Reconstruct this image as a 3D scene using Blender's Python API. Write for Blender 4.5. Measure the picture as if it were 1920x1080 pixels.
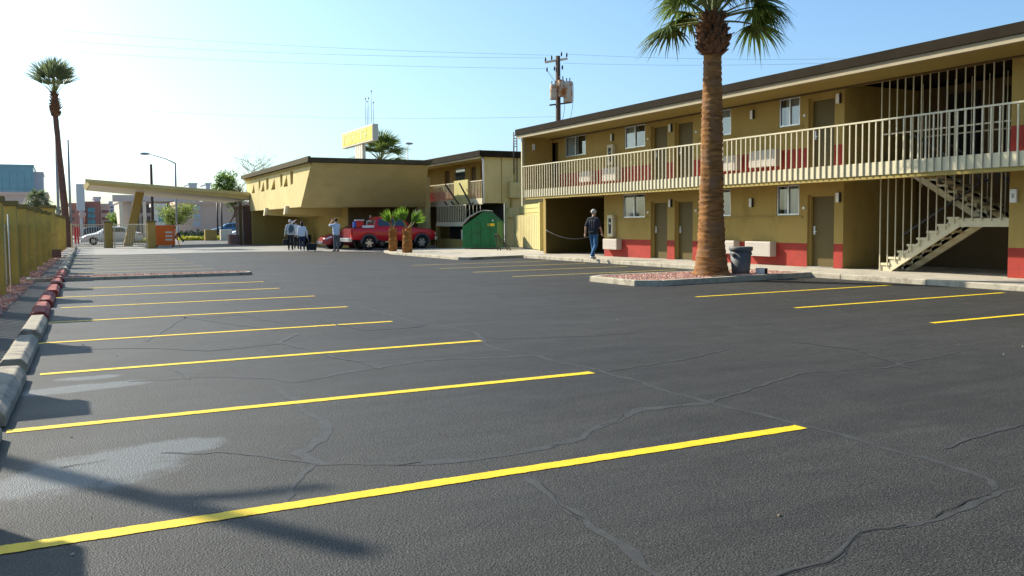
import bpy, bmesh, math, random
from math import sin, cos, tan, radians, pi, sqrt, atan2
from mathutils import Vector, Matrix, noise

for o in list(bpy.data.objects): bpy.data.objects.remove(o)
scn = bpy.context.scene
C = scn.collection
rnd = random.Random(7)

# ------------------------------------------------------------------ camera
FPX, VX, HY, PPY, ROLL, EYE = 1643.442, 117.087, 417.778, 511.132, -0.009, 1.45
_p = math.atan((PPY - HY) / FPX); _y = 0.4733
for _ in range(60):
    _F = Vector((sin(_y)*cos(_p), cos(_y)*cos(_p), -sin(_p))); _R = Vector((cos(_y), -sin(_y), 0))
    _y += (960 + FPX*_R.y/_F.y - VX)/FPX*0.5
CF = _F; _U = _R.cross(_F)
CR = _R*cos(ROLL) + _U*sin(ROLL); CU = _U*cos(ROLL) - _R*sin(ROLL)
CP = Vector((0, 0, EYE))
cam_d = bpy.data.cameras.new('camera'); cam = bpy.data.objects.new('camera', cam_d); C.objects.link(cam)
mw = Matrix((CR, CU, -CF)).transposed().to_4x4(); mw.translation = CP; cam.matrix_world = mw
cam_d.sensor_width = 36; cam_d.lens = 36*FPX/1920; cam_d.shift_y = -(540-PPY)/1920
cam_d.clip_start = 0.05; cam_d.clip_end = 6000
scn.camera = cam

def ray(px, py): return CF + CR*((px-960)/FPX) - CU*((py-PPY)/FPX)
def G(px, py, z=0.0):
    d = ray(px, py); return CP + d*((z-EYE)/d.z)
def onX(px, py, X):
    d = ray(px, py); return CP + d*(X/d.x)
def onY(px, py, Y):
    d = ray(px, py); return CP + d*(Y/d.y)
def atD(px, py, D): return CP + ray(px, py)*D

# ------------------------------------------------------------------ light
SUN_AZ, SUN_EL = radians(-31), radians(35)          # azimuth from +Y towards +X
SD = Vector((sin(SUN_AZ)*cos(SUN_EL), cos(SUN_AZ)*cos(SUN_EL), sin(SUN_EL)))
w = bpy.data.worlds.new('World'); scn.world = w; w.use_nodes = True
nt = w.node_tree; bg = nt.nodes['Background']
sky = nt.nodes.new('ShaderNodeTexSky'); sky.sky_type = 'NISHITA'; sky.sun_disc = False
sky.sun_elevation = SUN_EL; sky.sun_rotation = SUN_AZ
sky.altitude = 350; sky.air_density = 1.0; sky.dust_density = 3.0; sky.ozone_density = 1.0
tint = nt.nodes.new('ShaderNodeMix'); tint.data_type = 'RGBA'; tint.blend_type = 'MULTIPLY'; tint.inputs[0].default_value = 1; tint.inputs[7].default_value = (0.74, 0.98, 1.16, 1)
nt.links.new(sky.outputs[0], tint.inputs[6]); nt.links.new(tint.outputs[2], bg.inputs[0]); bg.inputs[1].default_value = 0.113
sl = bpy.data.lights.new('sun', 'SUN'); sl.energy = 5.0; sl.angle = radians(0.55); sl.color = (1, 0.92, 0.79)
so = bpy.data.objects.new('sun', sl); C.objects.link(so); so.location = (-30, 60, 60)
so.rotation_euler = SD.to_track_quat('Z', 'Y').to_euler()
scn.view_settings.view_transform = 'Standard'; scn.view_settings.look = 'None'
scn.view_settings.exposure = 0.75; scn.view_settings.gamma = 1.0

# ------------------------------------------------------------------ materials
MATS = {}
def mat(name, col, rough=0.8, var=0.12, scale=2.0, bump=0.0, bscale=60.0, metal=0.0, spec=0.3, col2=None, c2scale=4.0, c2lo=0.5, c2hi=0.62, stretch=(1,1,1), trans=0.0):
    m = bpy.data.materials.new(name); m.use_nodes = True; MATS[name] = m
    n = m.node_tree.nodes; l = m.node_tree.links; b = n['Principled BSDF']
    b.inputs['Roughness'].default_value = rough; b.inputs['Metallic'].default_value = metal
    b.inputs['Specular IOR Level'].default_value = spec
    geo = n.new('ShaderNodeNewGeometry'); mp = n.new('ShaderNodeMapping'); mp.inputs['Scale'].default_value = stretch
    l.new(geo.outputs['Position'], mp.inputs['Vector'])
    nz = n.new('ShaderNodeTexNoise'); nz.inputs['Scale'].default_value = scale; nz.inputs['Detail'].default_value = 6; nz.inputs['Roughness'].default_value = 0.65
    l.new(mp.outputs[0], nz.inputs['Vector'])
    mr = n.new('ShaderNodeMapRange'); mr.inputs['From Min'].default_value = 0.3; mr.inputs['From Max'].default_value = 0.7
    mr.inputs['To Min'].default_value = 1-var; mr.inputs['To Max'].default_value = 1+var; l.new(nz.outputs[0], mr.inputs[0])
    mul = n.new('ShaderNodeMix'); mul.data_type = 'RGBA'; mul.blend_type = 'MULTIPLY'; mul.inputs[0].default_value = 1
    mul.inputs[6].default_value = (*col, 1); l.new(mr.outputs[0], mul.inputs[7])
    out = mul.outputs[2]
    if col2:
        nz2 = n.new('ShaderNodeTexNoise'); nz2.inputs['Scale'].default_value = c2scale; nz2.inputs['Detail'].default_value = 8; nz2.inputs['Roughness'].default_value = 0.7
        l.new(mp.outputs[0], nz2.inputs['Vector'])
        r2 = n.new('ShaderNodeMapRange'); r2.inputs['From Min'].default_value = c2lo; r2.inputs['From Max'].default_value = c2hi
        l.new(nz2.outputs[0], r2.inputs[0])
        mx = n.new('ShaderNodeMix'); mx.data_type = 'RGBA'; l.new(r2.outputs[0], mx.inputs[0]); l.new(out, mx.inputs[6]); mx.inputs[7].default_value = (*col2, 1)
        out = mx.outputs[2]
    l.new(out, b.inputs['Base Color'])
    if bump:
        nb = n.new('ShaderNodeTexNoise'); nb.inputs['Scale'].default_value = bscale; nb.inputs['Detail'].default_value = 4
        l.new(geo.outputs['Position'], nb.inputs['Vector'])
        bp = n.new('ShaderNodeBump'); bp.inputs['Strength'].default_value = bump; bp.inputs['Distance'].default_value = 0.01
        l.new(nb.outputs[0], bp.inputs['Height']); l.new(bp.outputs[0], b.inputs['Normal'])
    if trans:
        tr = n.new('ShaderNodeBsdfTranslucent'); l.new(out, tr.inputs['Color'])
        ms = n.new('ShaderNodeMixShader'); ms.inputs[0].default_value = trans
        l.new(b.outputs[0], ms.inputs[1]); l.new(tr.outputs[0], ms.inputs[2]); l.new(ms.outputs[0], n['Material Output'].inputs['Surface'])
    return m

mat('stucco', (0.375, 0.258, 0.075), 0.92, 0.13, 0.8, 0.8, 55, col2=(0.31, 0.208, 0.055), c2scale=1.6, c2lo=.48, c2hi=.68, stretch=(1, 1, .4))
mat('stucco_office', (0.57, 0.465, 0.205), 0.9, 0.08, 0.7, 0.4, 60, col2=(0.52, 0.42, 0.18), c2scale=1.1)
mat('stucco_fence', (0.46, 0.34, 0.08), 0.9, 0.12, 0.9, 0.5, 60, col2=(0.38, 0.28, 0.075), c2scale=1.5)
mat('cap_olive', (0.17, 0.14, 0.045), 0.9, 0.15, 3)
mat('cream', (0.58, 0.51, 0.33), 0.7, 0.06, 2)
mat('cream_metal', (0.55, 0.49, 0.33), 0.5, 0.06, 3)
mat('trim_tan', (0.36, 0.30, 0.19), 0.8, 0.1, 2)
mat('panel_cream', (0.50, 0.44, 0.17), 0.85, 0.07, 2)
mat('red_paint', (0.33, 0.036, 0.022), 0.8, 0.14, 2.0, 0.4, 60, col2=(0.25, 0.032, 0.022), c2scale=2.2)
mat('trim_and_shade_brown', (0.115, 0.073, 0.03), 0.8, 0.12, 2)
mat('roof_dark', (0.024, 0.018, 0.011), 0.95, 0.2, 2.5, spec=0.1)
mat('roof_office', (0.085, 0.07, 0.04), 0.9, 0.2, 2.5, spec=0.1)
mat('soffit', (0.36, 0.27, 0.08), 0.9, 0.08, 1)
mat('door_and_shade_olive', (0.105, 0.072, 0.016), 0.6, 0.06, 2)
mat('brick_brown', (0.13, 0.075, 0.055), 0.85, 0.2, 4)
mat('curtain', (0.62, 0.62, 0.58), 0.9, 0.05, 3)
mat('alu', (0.55, 0.55, 0.53), 0.4, 0.05, 3, metal=0.6)
mat('dark_metal', (0.03, 0.028, 0.025), 0.5, 0.1, 3)
mat('black', (0.012, 0.012, 0.012), 0.7, 0.1, 3)
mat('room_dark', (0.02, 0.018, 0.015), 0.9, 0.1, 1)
mat('white_paint', (0.75, 0.74, 0.70), 0.6, 0.05, 4)
mat('ac_white', (0.50, 0.44, 0.37), 0.5, 0.05, 5)
mat('lamp_white', (0.75, 0.74, 0.68), 0.4, 0.03, 5)
mat('concrete', (0.40, 0.36, 0.28), 0.85, 0.14, 1.5, 0.3, 90, col2=(0.30, 0.265, 0.21), c2scale=2.0)
mat('concrete_pale', (0.27, 0.262, 0.235), 0.85, 0.14, 0.6, 0.2, 60, col2=(0.19, 0.185, 0.17), c2scale=0.5)
mat('kerb', (0.42, 0.37, 0.27), 0.9, 0.18, 2.5, 0.4, 70, col2=(0.27, 0.23, 0.17), c2scale=3)
mat('stop_concrete', (0.34, 0.305, 0.235), 0.9, 0.18, 3, 0.5, 80, col2=(0.21, 0.19, 0.15), c2scale=5)
mat('stop_red', (0.24, 0.04, 0.03), 0.8, 0.2, 4, 0.5, 80, col2=(0.36, 0.27, 0.22), c2scale=7, c2lo=0.56, c2hi=0.62)
mat('ground', (0.26, 0.23, 0.19), 0.95, 0.12, 0.05)
mat('street', (0.115, 0.112, 0.105), 0.85, 0.15, 0.2)
mat('gravel_red', (0.46, 0.26, 0.19), 0.95, 0.35, 14, 0.8, 60, col2=(0.50, 0.33, 0.24), c2scale=18)
mat('pebble_a', (0.50, 0.27, 0.20), 0.9, 0.2, 20); mat('pebble_b', (0.46, 0.25, 0.18), 0.9, 0.2, 20); mat('pebble_c', (0.58, 0.42, 0.33), 0.9, 0.2, 20)
mat('crack_seal', (0.042, 0.042, 0.0375), 0.62, 0.3, 9, 0.4, 110, spec=0.3)
mat('crack_dark', (0.016, 0.016, 0.015), 0.9, 0.2, 8)
mat('wood_pale', (0.52, 0.44, 0.20), 0.9, 0.14, 3, stretch=(6, 6, 0.6), col2=(0.43, 0.35, 0.16), c2scale=3)
mat('wood_pole', (0.10, 0.065, 0.045), 0.9, 0.2, 4, stretch=(4, 4, .5))
mat('steel_grey', (0.30, 0.31, 0.31), 0.5, 0.06, 3, metal=0.5)
mat('transformer', (0.50, 0.43, 0.33), 0.7, 0.08, 2, col2=(0.36, 0.13, 0.03), c2scale=2.2, c2lo=0.48, c2hi=0.58)
mat('green_paint', (0.016, 0.155, 0.045), 0.55, 0.18, 3, col2=(0.03, 0.09, 0.04), c2scale=6)
mat('lid_grey', (0.30, 0.31, 0.28), 0.6, 0.1, 3)
mat('yellow_sticker', (0.75, 0.50, 0.03), 0.6, 0.1, 20)
mat('bin_grey', (0.12, 0.122, 0.12), 0.55, 0.08, 6)
mat('sign_yellow', (0.82, 0.72, 0.08), 0.5, 0.04, 2)
mat('sign_pale', (0.85, 0.80, 0.42), 0.5, 0.04, 2)
mat('sign_cream', (0.66, 0.60, 0.46), 0.6, 0.05, 2)
mat('orange_paint', (0.72, 0.14, 0.015), 0.5, 0.06, 3)
mat('car_red', (0.62, 0.012, 0.018), 0.25, 0.05, 2, spec=0.6)
mat('car_darkred', (0.30, 0.02, 0.03), 0.3, 0.05, 2, spec=0.6)
mat('car_white', (0.72, 0.74, 0.74), 0.3, 0.03, 2, spec=0.6)
mat('car_blue', (0.04, 0.13, 0.24), 0.3, 0.05, 2, spec=0.6)
mat('trim_grey', (0.10, 0.10, 0.105), 0.6, 0.08, 3)
mat('car_glass', (0.04, 0.055, 0.065), 0.06, 0.05, 2, spec=0.8)
mat('tyre', (0.018, 0.018, 0.018), 0.85, 0.1, 5)
mat('rim', (0.55, 0.56, 0.57), 0.3, 0.05, 5, metal=0.8)
mat('lens_white', (0.80, 0.80, 0.78), 0.15, 0.03, 5)
mat('lens_red', (0.45, 0.01, 0.01), 0.2, 0.03, 5)
mat('cooler_red', (0.62, 0.02, 0.02), 0.4, 0.05, 4); mat('cooler_blue', (0.03, 0.10, 0.42), 0.4, 0.05, 4)
mat('skin', (0.50, 0.30, 0.21), 0.6, 0.06, 8); mat('hair_grey', (0.42, 0.40, 0.37), 0.8, 0.1, 30); mat('hair_dark', (0.035, 0.022, 0.016), 0.7, 0.2, 30)
mat('navy_shirt', (0.022, 0.024, 0.032), 0.85, 0.2, 9); mat('jeans', (0.045, 0.13, 0.25), 0.85, 0.25, 10); mat('dark_jeans', (0.025, 0.035, 0.075), 0.85, 0.2, 10)
mat('white_cloth', (0.70, 0.72, 0.75), 0.85, 0.07, 8); mat('grey_cloth', (0.40, 0.43, 0.45), 0.85, 0.12, 8); mat('grey_pants', (0.12, 0.13, 0.14), 0.85, 0.12, 8)
mat('blue_cloth', (0.52, 0.62, 0.76), 0.85, 0.08, 8); mat('black_cloth', (0.02, 0.022, 0.025), 0.85, 0.1, 8); mat('teal_bag', (0.05, 0.10, 0.13), 0.8, 0.1, 8)
mat('red_cloth', (0.55, 0.04, 0.06), 0.85, 0.1, 8); mat('white_shoe', (0.65, 0.63, 0.6), 0.7, 0.1, 10)
mat('palm_leaf', (0.12, 0.17, 0.032), 0.4, 0.35, 2.0, spec=0.5, trans=0.5)
mat('palm_leaf_young', (0.17, 0.29, 0.03), 0.45, 0.3, 3.0, spec=0.4, trans=0.5)
mat('petiole', (0.19, 0.20, 0.05), 0.6, 0.2, 4)
mat('palm_leaf_far', (0.12, 0.155, 0.075), 0.5, 0.3, 1.0, trans=0.6)
mat('leaf_base', (0.15, 0.072, 0.035), 0.9, 0.45, 9)
mat('leaf_tree', (0.14, 0.23, 0.035), 0.6, 0.4, 1.2, trans=0.5); mat('leaf_mesquite', (0.24, 0.29, 0.06), 0.6, 0.4, 1.2, trans=0.5)
mat('twig', (0.30, 0.29, 0.22), 0.9, 0.2, 3); mat('bark', (0.14, 0.10, 0.07), 0.95, 0.3, 5)
mat('hedge_yellow', (0.42, 0.42, 0.03), 0.6, 0.35, 3, trans=0.5); mat('hedge_green', (0.09, 0.13, 0.03), 0.6, 0.35, 3)
mat('bldg_beige', (0.56, 0.49, 0.42), 0.9, 0.06, 0.3); mat('bldg_pink', (0.70, 0.51, 0.40), 0.9, 0.05, 0.3); mat('bldg_brick', (0.38, 0.18, 0.14), 0.9, 0.12, 0.6)
mat('bldg_grey', (0.52, 0.55, 0.56), 0.8, 0.06, 0.3); mat('bldg_dark', (0.13, 0.12, 0.11), 0.8, 0.1, 0.4); mat('far_glass', (0.16, 0.33, 0.38), 0.15, 0.12, 0.2, spec=0.6)
mat('far_teal', (0.06, 0.33, 0.38), 0.2, 0.2, 0.4, spec=0.6); mat('far_white', (0.68, 0.66, 0.62), 0.8, 0.04, 0.3); mat('stone_red', (0.42, 0.24, 0.19), 0.9, 0.3, 6)
mat('wire', (0.22, 0.24, 0.26), 0.6, 0.0, 1)
mat('mulch', (0.10, 0.06, 0.035), 0.95, 0.3, 10)

def glass_mat():
    m = bpy.data.materials.new('window_glass'); m.use_nodes = True; MATS['window_glass'] = m
    n = m.node_tree.nodes; l = m.node_tree.links; n.remove(n['Principled BSDF'])
    g = n.new('ShaderNodeBsdfGlossy'); g.inputs['Roughness'].default_value = 0.03; g.inputs['Color'].default_value = (0.9, 0.95, 1, 1)
    t = n.new('ShaderNodeBsdfTransparent'); t.inputs['Color'].default_value = (0.80, 0.84, 0.84, 1)
    f = n.new('ShaderNodeFresnel'); f.inputs['IOR'].default_value = 1.5
    a = n.new('ShaderNodeMath'); a.operation = 'ADD'; a.inputs[1].default_value = 0.06; l.new(f.outputs[0], a.inputs[0])
    mx = n.new('ShaderNodeMixShader'); l.new(a.outputs[0], mx.inputs[0]); l.new(t.outputs[0], mx.inputs[1]); l.new(g.outputs[0], mx.inputs[2])
    l.new(mx.outputs[0], n['Material Output'].inputs['Surface'])
glass_mat()

GLARE_PATCHES = [(0.05, 5.72, 0.62, 0.42, 0.25), (0.45, 6.05, 0.55, 0.22, 0.1), (0.12, 8.75, 0.55, 0.20, 0.05), (0.2, 9.3, 0.35, 0.13, 0.0)]  # smoother worn patches with sun glare painted into their colour
def asphalt_mat():
    m = bpy.data.materials.new('asphalt'); m.use_nodes = True; MATS['asphalt'] = m
    n = m.node_tree.nodes; l = m.node_tree.links; b = n['Principled BSDF']
    geo = n.new('ShaderNodeNewGeometry')
    def nz(scale, det=5, ro=0.6):
        x = n.new('ShaderNodeTexNoise'); x.inputs['Scale'].default_value = scale; x.inputs['Detail'].default_value = det; x.inputs['Roughness'].default_value = ro
        l.new(geo.outputs['Position'], x.inputs['Vector']); return x.outputs[0]
    def mrange(i, a, b_, c, d):
        x = n.new('ShaderNodeMapRange'); x.inputs[1].default_value = a; x.inputs[2].default_value = b_; x.inputs[3].default_value = c; x.inputs[4].default_value = d
        l.new(i, x.inputs[0]); return x.outputs[0]
    def math_(op, a, b_):
        x = n.new('ShaderNodeMath'); x.operation = op
        for i, v in enumerate((a, b_)):
            if isinstance(v, (int, float)): x.inputs[i].default_value = v
            else: l.new(v, x.inputs[i])
        return x.outputs[0]
    vor = n.new('ShaderNodeTexVoronoi'); vor.inputs['Scale'].default_value = 100; l.new(geo.outputs['Position'], vor.inputs['Vector'])
    big = mrange(nz(0.22, 5), 0.3, 0.7, 0.82, 1.18)
    mid = mrange(nz(2.6, 6), 0.3, 0.7, 0.88, 1.12)
    fine = mrange(nz(115, 2), 0.36, 0.64, 0.1, 1.9)
    stone = mrange(vor.outputs['Color'], 0.0, 1.0, 0.5, 1.5)
    bm_ = n.new('ShaderNodeMapping'); bm_.inputs['Scale'].default_value = (0.5, 3.2, 1); bm_.inputs['Rotation'].default_value = (0, 0, 0.12); l.new(geo.outputs['Position'], bm_.inputs[0])
    bn_ = n.new('ShaderNodeTexNoise'); bn_.inputs['Scale'].default_value = 0.9; bn_.inputs['Detail'].default_value = 6; bn_.inputs['Distortion'].default_value = 1.2; l.new(bm_.outputs[0], bn_.inputs[0])
    mid = math_('MULTIPLY', mid, mrange(bn_.outputs[0], 0.3, 0.7, 0.84, 1.18))
    k = math_('MULTIPLY', math_('MULTIPLY', big, mid), math_('MULTIPLY', fine, stone))
    mul = n.new('ShaderNodeMix'); mul.data_type = 'RGBA'; mul.blend_type = 'MULTIPLY'; mul.inputs[0].default_value = 1
    mul.inputs[6].default_value = (0.033, 0.0315, 0.0265, 1); l.new(k, mul.inputs[7])
    sep = n.new('ShaderNodeSeparateXYZ'); l.new(geo.outputs['Position'], sep.inputs[0])
    wob = math_('MULTIPLY', math_('SUBTRACT', nz(2.3, 6, 0.65), 0.5), 1.7)
    tot = None
    for (sx, sy, rx, ry, tilt) in GLARE_PATCHES:
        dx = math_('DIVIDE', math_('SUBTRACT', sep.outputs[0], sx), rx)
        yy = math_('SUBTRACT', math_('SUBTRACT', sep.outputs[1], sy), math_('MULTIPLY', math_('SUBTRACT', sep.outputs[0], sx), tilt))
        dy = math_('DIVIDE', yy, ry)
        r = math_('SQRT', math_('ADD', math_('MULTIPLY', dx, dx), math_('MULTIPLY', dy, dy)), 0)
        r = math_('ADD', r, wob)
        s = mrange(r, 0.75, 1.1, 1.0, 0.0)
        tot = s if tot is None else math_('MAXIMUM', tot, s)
    # worn strip by the wheel stops: paler, smoother
    worn = math_('MULTIPLY', mrange(math_('ADD', sep.outputs[0], math_('MULTIPLY', wob, 0.8)), 0.6, 3.6, 1.0, 0.0), mrange(sep.outputs[1], 3.0, 6.5, 0.15, 1.0))
    mx = n.new('ShaderNodeMix'); mx.data_type = 'RGBA'; l.new(math_('MULTIPLY', worn, 0.55), mx.inputs[0]); l.new(mul.outputs[2], mx.inputs[6]); mx.inputs[7].default_value = (0.064, 0.063, 0.054, 1)
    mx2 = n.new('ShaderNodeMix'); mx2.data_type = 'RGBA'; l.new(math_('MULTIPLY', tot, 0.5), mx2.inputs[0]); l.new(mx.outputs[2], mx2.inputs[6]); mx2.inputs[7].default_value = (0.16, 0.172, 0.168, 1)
    l.new(mx2.outputs[2], b.inputs['Base Color'])
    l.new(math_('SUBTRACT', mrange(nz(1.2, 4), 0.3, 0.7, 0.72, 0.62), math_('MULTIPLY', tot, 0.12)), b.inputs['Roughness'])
    b.inputs['Specular IOR Level'].default_value = 0.25
    bp = n.new('ShaderNodeBump'); bp.inputs['Strength'].default_value = 0.8; bp.inputs['Distance'].default_value = 0.0045
    h = math_('ADD', math_('MULTIPLY', vor.outputs['Distance'], 0.9), math_('MULTIPLY', nz(110, 2), 0.7))
    l.new(h, bp.inputs['Height']); l.new(bp.outputs[0], b.inputs['Normal'])
asphalt_mat()
def paint_mat():
    m = mat('line_yellow', (0.74, 0.51, 0.012), 0.6, 0.12, 6, 0.5, 140, spec=0.3, col2=(0.18, 0.14, 0.03), c2scale=45, c2lo=0.60, c2hi=0.72)
paint_mat()
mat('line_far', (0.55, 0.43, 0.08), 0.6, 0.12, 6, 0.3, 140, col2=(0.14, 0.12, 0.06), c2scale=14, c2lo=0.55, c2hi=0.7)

def trunk_mat(name, ca, cb, cc):
    m = bpy.data.materials.new(name); m.use_nodes = True; MATS[name] = m
    n = m.node_tree.nodes; l = m.node_tree.links; b = n['Principled BSDF']; b.inputs['Roughness'].default_value = 0.9; b.inputs['Specular IOR Level'].default_value = 0.15
    geo = n.new('ShaderNodeNewGeometry'); mp = n.new('ShaderNodeMapping'); mp.inputs['Scale'].default_value = (1.5, 1.5, 9); l.new(geo.outputs['Position'], mp.inputs[0])
    a = n.new('ShaderNodeTexNoise'); a.inputs['Scale'].default_value = 1.6; a.inputs['Detail'].default_value = 7; a.inputs['Roughness'].default_value = 0.7; l.new(mp.outputs[0], a.inputs[0])
    c_ = n.new('ShaderNodeTexNoise'); c_.inputs['Scale'].default_value = 3.2; c_.inputs['Detail'].default_value = 5; l.new(geo.outputs['Position'], c_.inputs[0])
    r = n.new('ShaderNodeValToRGB'); r.color_ramp.elements[0].color = (*ca, 1); r.color_ramp.elements[0].position = 0.32; r.color_ramp.elements[1].color = (*cb, 1); r.color_ramp.elements[1].position = 0.66
    l.new(a.outputs[0], r.inputs[0])
    mx = n.new('ShaderNodeMix'); mx.data_type = 'RGBA'; q = n.new('ShaderNodeMapRange'); q.inputs[1].default_value = 0.48; q.inputs[2].default_value = 0.66; l.new(c_.outputs[0], q.inputs[0])
    l.new(q.outputs[0], mx.inputs[0]); l.new(r.outputs[0], mx.inputs[6]); mx.inputs[7].default_value = (*cc, 1); l.new(mx.outputs[2], b.inputs['Base Color'])
    f = n.new('ShaderNodeTexNoise'); f.inputs['Scale'].default_value = 14; f.inputs['Detail'].default_value = 5; l.new(mp.outputs[0], f.inputs[0])
    bp = n.new('ShaderNodeBump'); bp.inputs['Strength'].default_value = 0.7; bp.inputs['Distance'].default_value = 0.03; l.new(f.outputs[0], bp.inputs['Height']); l.new(bp.outputs[0], b.inputs['Normal'])
trunk_mat('palm_trunk', (0.085, 0.036, 0.013), (0.40, 0.19, 0.06), (0.24, 0.13, 0.065))
trunk_mat('palm_trunk_far', (0.09, 0.05, 0.04), (0.20, 0.11, 0.08), (0.15, 0.09, 0.07))
trunk_mat('palm_trunk_boots', (0.22, 0.08, 0.02), (0.55, 0.27, 0.08), (0.36, 0.15, 0.04))

# ------------------------------------------------------------------ mesh helpers
class MB:
    def __init__(s, o=(0, 0, 0)): s.v = []; s.f = []; s.sm = []; s.mi = []; s.o = Vector(o); s.cm = 0
    def pts(s, ps):
        i = len(s.v); s.v += [Vector(p) - s.o for p in ps]; return i
    def face(s, idx, sm=False): s.f.append(tuple(idx)); s.sm.append(sm); s.mi.append(s.cm)
    def quad(s, *ps, sm=False):
        i = s.pts(ps); s.face(range(i, i+len(ps)), sm)
    def hexa(s, b, t):
        i = s.pts(list(b)+list(t))
        for q in ((3, 2, 1, 0), (4, 5, 6, 7), (0, 1, 5, 4), (1, 2, 6, 5), (2, 3, 7, 6), (3, 0, 4, 7)): s.face([i+k for k in q])
    def box(s, x0, x1, y0, y1, z0, z1):
        s.hexa([(x0, y0, z0), (x1, y0, z0), (x1, y1, z0), (x0, y1, z0)], [(x0, y0, z1), (x1, y0, z1), (x1, y1, z1), (x0, y1, z1)]); return s
    def bar(s, a, b, wd, ht, up=(0, 0, 1)):
        a = Vector(a); b = Vector(b); d = (b-a).normalized(); u = Vector(up)
        sd = d.cross(u)
        if sd.length < 1e-4: sd = d.cross(Vector((1, 0, 0)))
        sd.normalize(); u = sd.cross(d).normalized()
        q = lambda p: [p - sd*wd/2 - u*ht/2, p + sd*wd/2 - u*ht/2, p + sd*wd/2 + u*ht/2, p - sd*wd/2 + u*ht/2]
        s.hexa(q(a), q(b)); return s
    def tube(s, ps, rs, n=8, cap=True):
        ps = [Vector(p) for p in ps]
        if not isinstance(rs, (list, tuple)): rs = [rs]*len(ps)
        d0 = (ps[1]-ps[0]).normalized(); ref = Vector((0, 0, 1)) if abs(d0.z) < 0.9 else Vector((1, 0, 0))
        u = d0.cross(ref).normalized(); rings = []
        for k, p in enumerate(ps):
            d = (ps[min(k+1, len(ps)-1)] - ps[max(k-1, 0)]).normalized()
            u = (u - d*u.dot(d)).normalized(); v = d.cross(u)
            rings.append(s.pts([p + (u*cos(2*pi*j/n) + v*sin(2*pi*j/n))*rs[k] for j in range(n)]))
        for a, b in zip(rings, rings[1:]):
            for j in range(n): s.face((a+j, a+(j+1) % n, b+(j+1) % n, b+j), True)
        if cap:
            s.face([rings[0]+j for j in range(n)][::-1]); s.face([rings[-1]+j for j in range(n)])
        return s
    def cyl(s, a, b, r, n=16): return s.tube([a, b], r, n)
    def prism(s, poly, f0, f1):
        """poly: list of 2d; f0/f1 map a 2d point to 3d on the two end planes"""
        n = len(poly); i = s.pts([f0(*p) for p in poly] + [f1(*p) for p in poly])
        s.face([i+k for k in range(n)][::-1]); s.face([i+n+k for k in range(n)])
        for k in range(n): s.face((i+k, i+(k+1) % n, i+n+(k+1) % n, i+n+k))
        return s
    def ball(s, c, rx, ry, rz, n=10, m=7):
        rings = []
        for a in range(m+1):
            t = pi*a/m; rings.append(s.pts([(c[0]+rx*sin(t)*cos(2*pi*j/n), c[1]+ry*sin(t)*sin(2*pi*j/n), c[2]+rz*cos(t)) for j in range(n)]))
        for a, b in zip(rings, rings[1:]):
            for j in range(n): s.face((a+(j+1) % n, a+j, b+j, b+(j+1) % n), True)
        return s
    def mesh(s, name, m):
        me = bpy.data.meshes.new(name); me.from_pydata([tuple(v) for v in s.v], [], s.f)
        for p, a, k in zip(me.polygons, s.sm, s.mi): p.use_smooth = a; p.material_index = k
        for mm in (m if isinstance(m, (list, tuple)) else [m]): me.materials.append(MATS[mm])
        me.validate(); return me
    def build(s, name, m, parent=None, bevel=0.0, fix=False):
        me = s.mesh(name, m)
        if fix:
            bm = bmesh.new(); bm.from_mesh(me); bmesh.ops.recalc_face_normals(bm, faces=bm.faces); bm.to_mesh(me); bm.free()
        o = bpy.data.objects.new(name, me); C.objects.link(o); o.parent = parent
        if parent is None: o.location = s.o
        if bevel:
            b = o.modifiers.new('bevel', 'BEVEL'); b.width = bevel; b.segments = 2; b.limit_method = 'ANGLE'; b.angle_limit = radians(40)
        return o
def inst(name, me, parent=None, loc=(0, 0, 0), rz=0.0):
    o = bpy.data.objects.new(name, me); C.objects.link(o); o.parent = parent; o.location = loc; o.rotation_euler = (0, 0, rz); return o
def tag(o, label=None, cat=None, group=None, kind=None):
    if label: o['label'] = label
    if cat: o['category'] = cat
    if group: o['group'] = group
    if kind: o['kind'] = kind
    return o
def thing(name, label, cat, loc=(0, 0, 0), rz=0.0, group=None):
    o = bpy.data.objects.new(name, None); C.objects.link(o); o.location = loc; o.rotation_euler = (0, 0, rz); o.empty_display_size = 0.3
    return tag(o, label, cat, group)
def copy_tree(o, parent=None):
    c = o.copy(); C.objects.link(c); c.parent = parent
    for ch in list(o.children): copy_tree(ch, c)
    return c
def holes_wall(mb, mp, u0, u1, v0, v1, holes, depth):
    """wall face in (u,v) with rectangular holes and reveals; mp(u,v,d) -> 3d, d = depth behind the face"""
    us = sorted(set([u0, u1] + [x for h in holes for x in h[:2] if u0 < x < u1])); vs = sorted(set([v0, v1] + [x for h in holes for x in h[2:4] if v0 < x < v1]))
    for a, b in zip(us, us[1:]):
        for c, d in zip(vs, vs[1:]):
            um, vm = (a+b)/2, (c+d)/2
            if any(h[0] < um < h[1] and h[2] < vm < h[3] for h in holes): continue
            mb.quad(mp(a, c, 0), mp(b, c, 0), mp(b, d, 0), mp(a, d, 0))
    for h in holes:
        a, b, c, d = h[:4]; dp = h[4] if len(h) > 4 else depth
        mb.quad(mp(a, c, 0), mp(a, d, 0), mp(a, d, dp), mp(a, c, dp)); mb.quad(mp(b, c, 0), mp(b, c, dp), mp(b, d, dp), mp(b, d, 0))
        mb.quad(mp(a, d, 0), mp(b, d, 0), mp(b, d, dp), mp(a, d, dp)); mb.quad(mp(a, c, 0), mp(a, c, dp), mp(b, c, dp), mp(b, c, 0))

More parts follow.
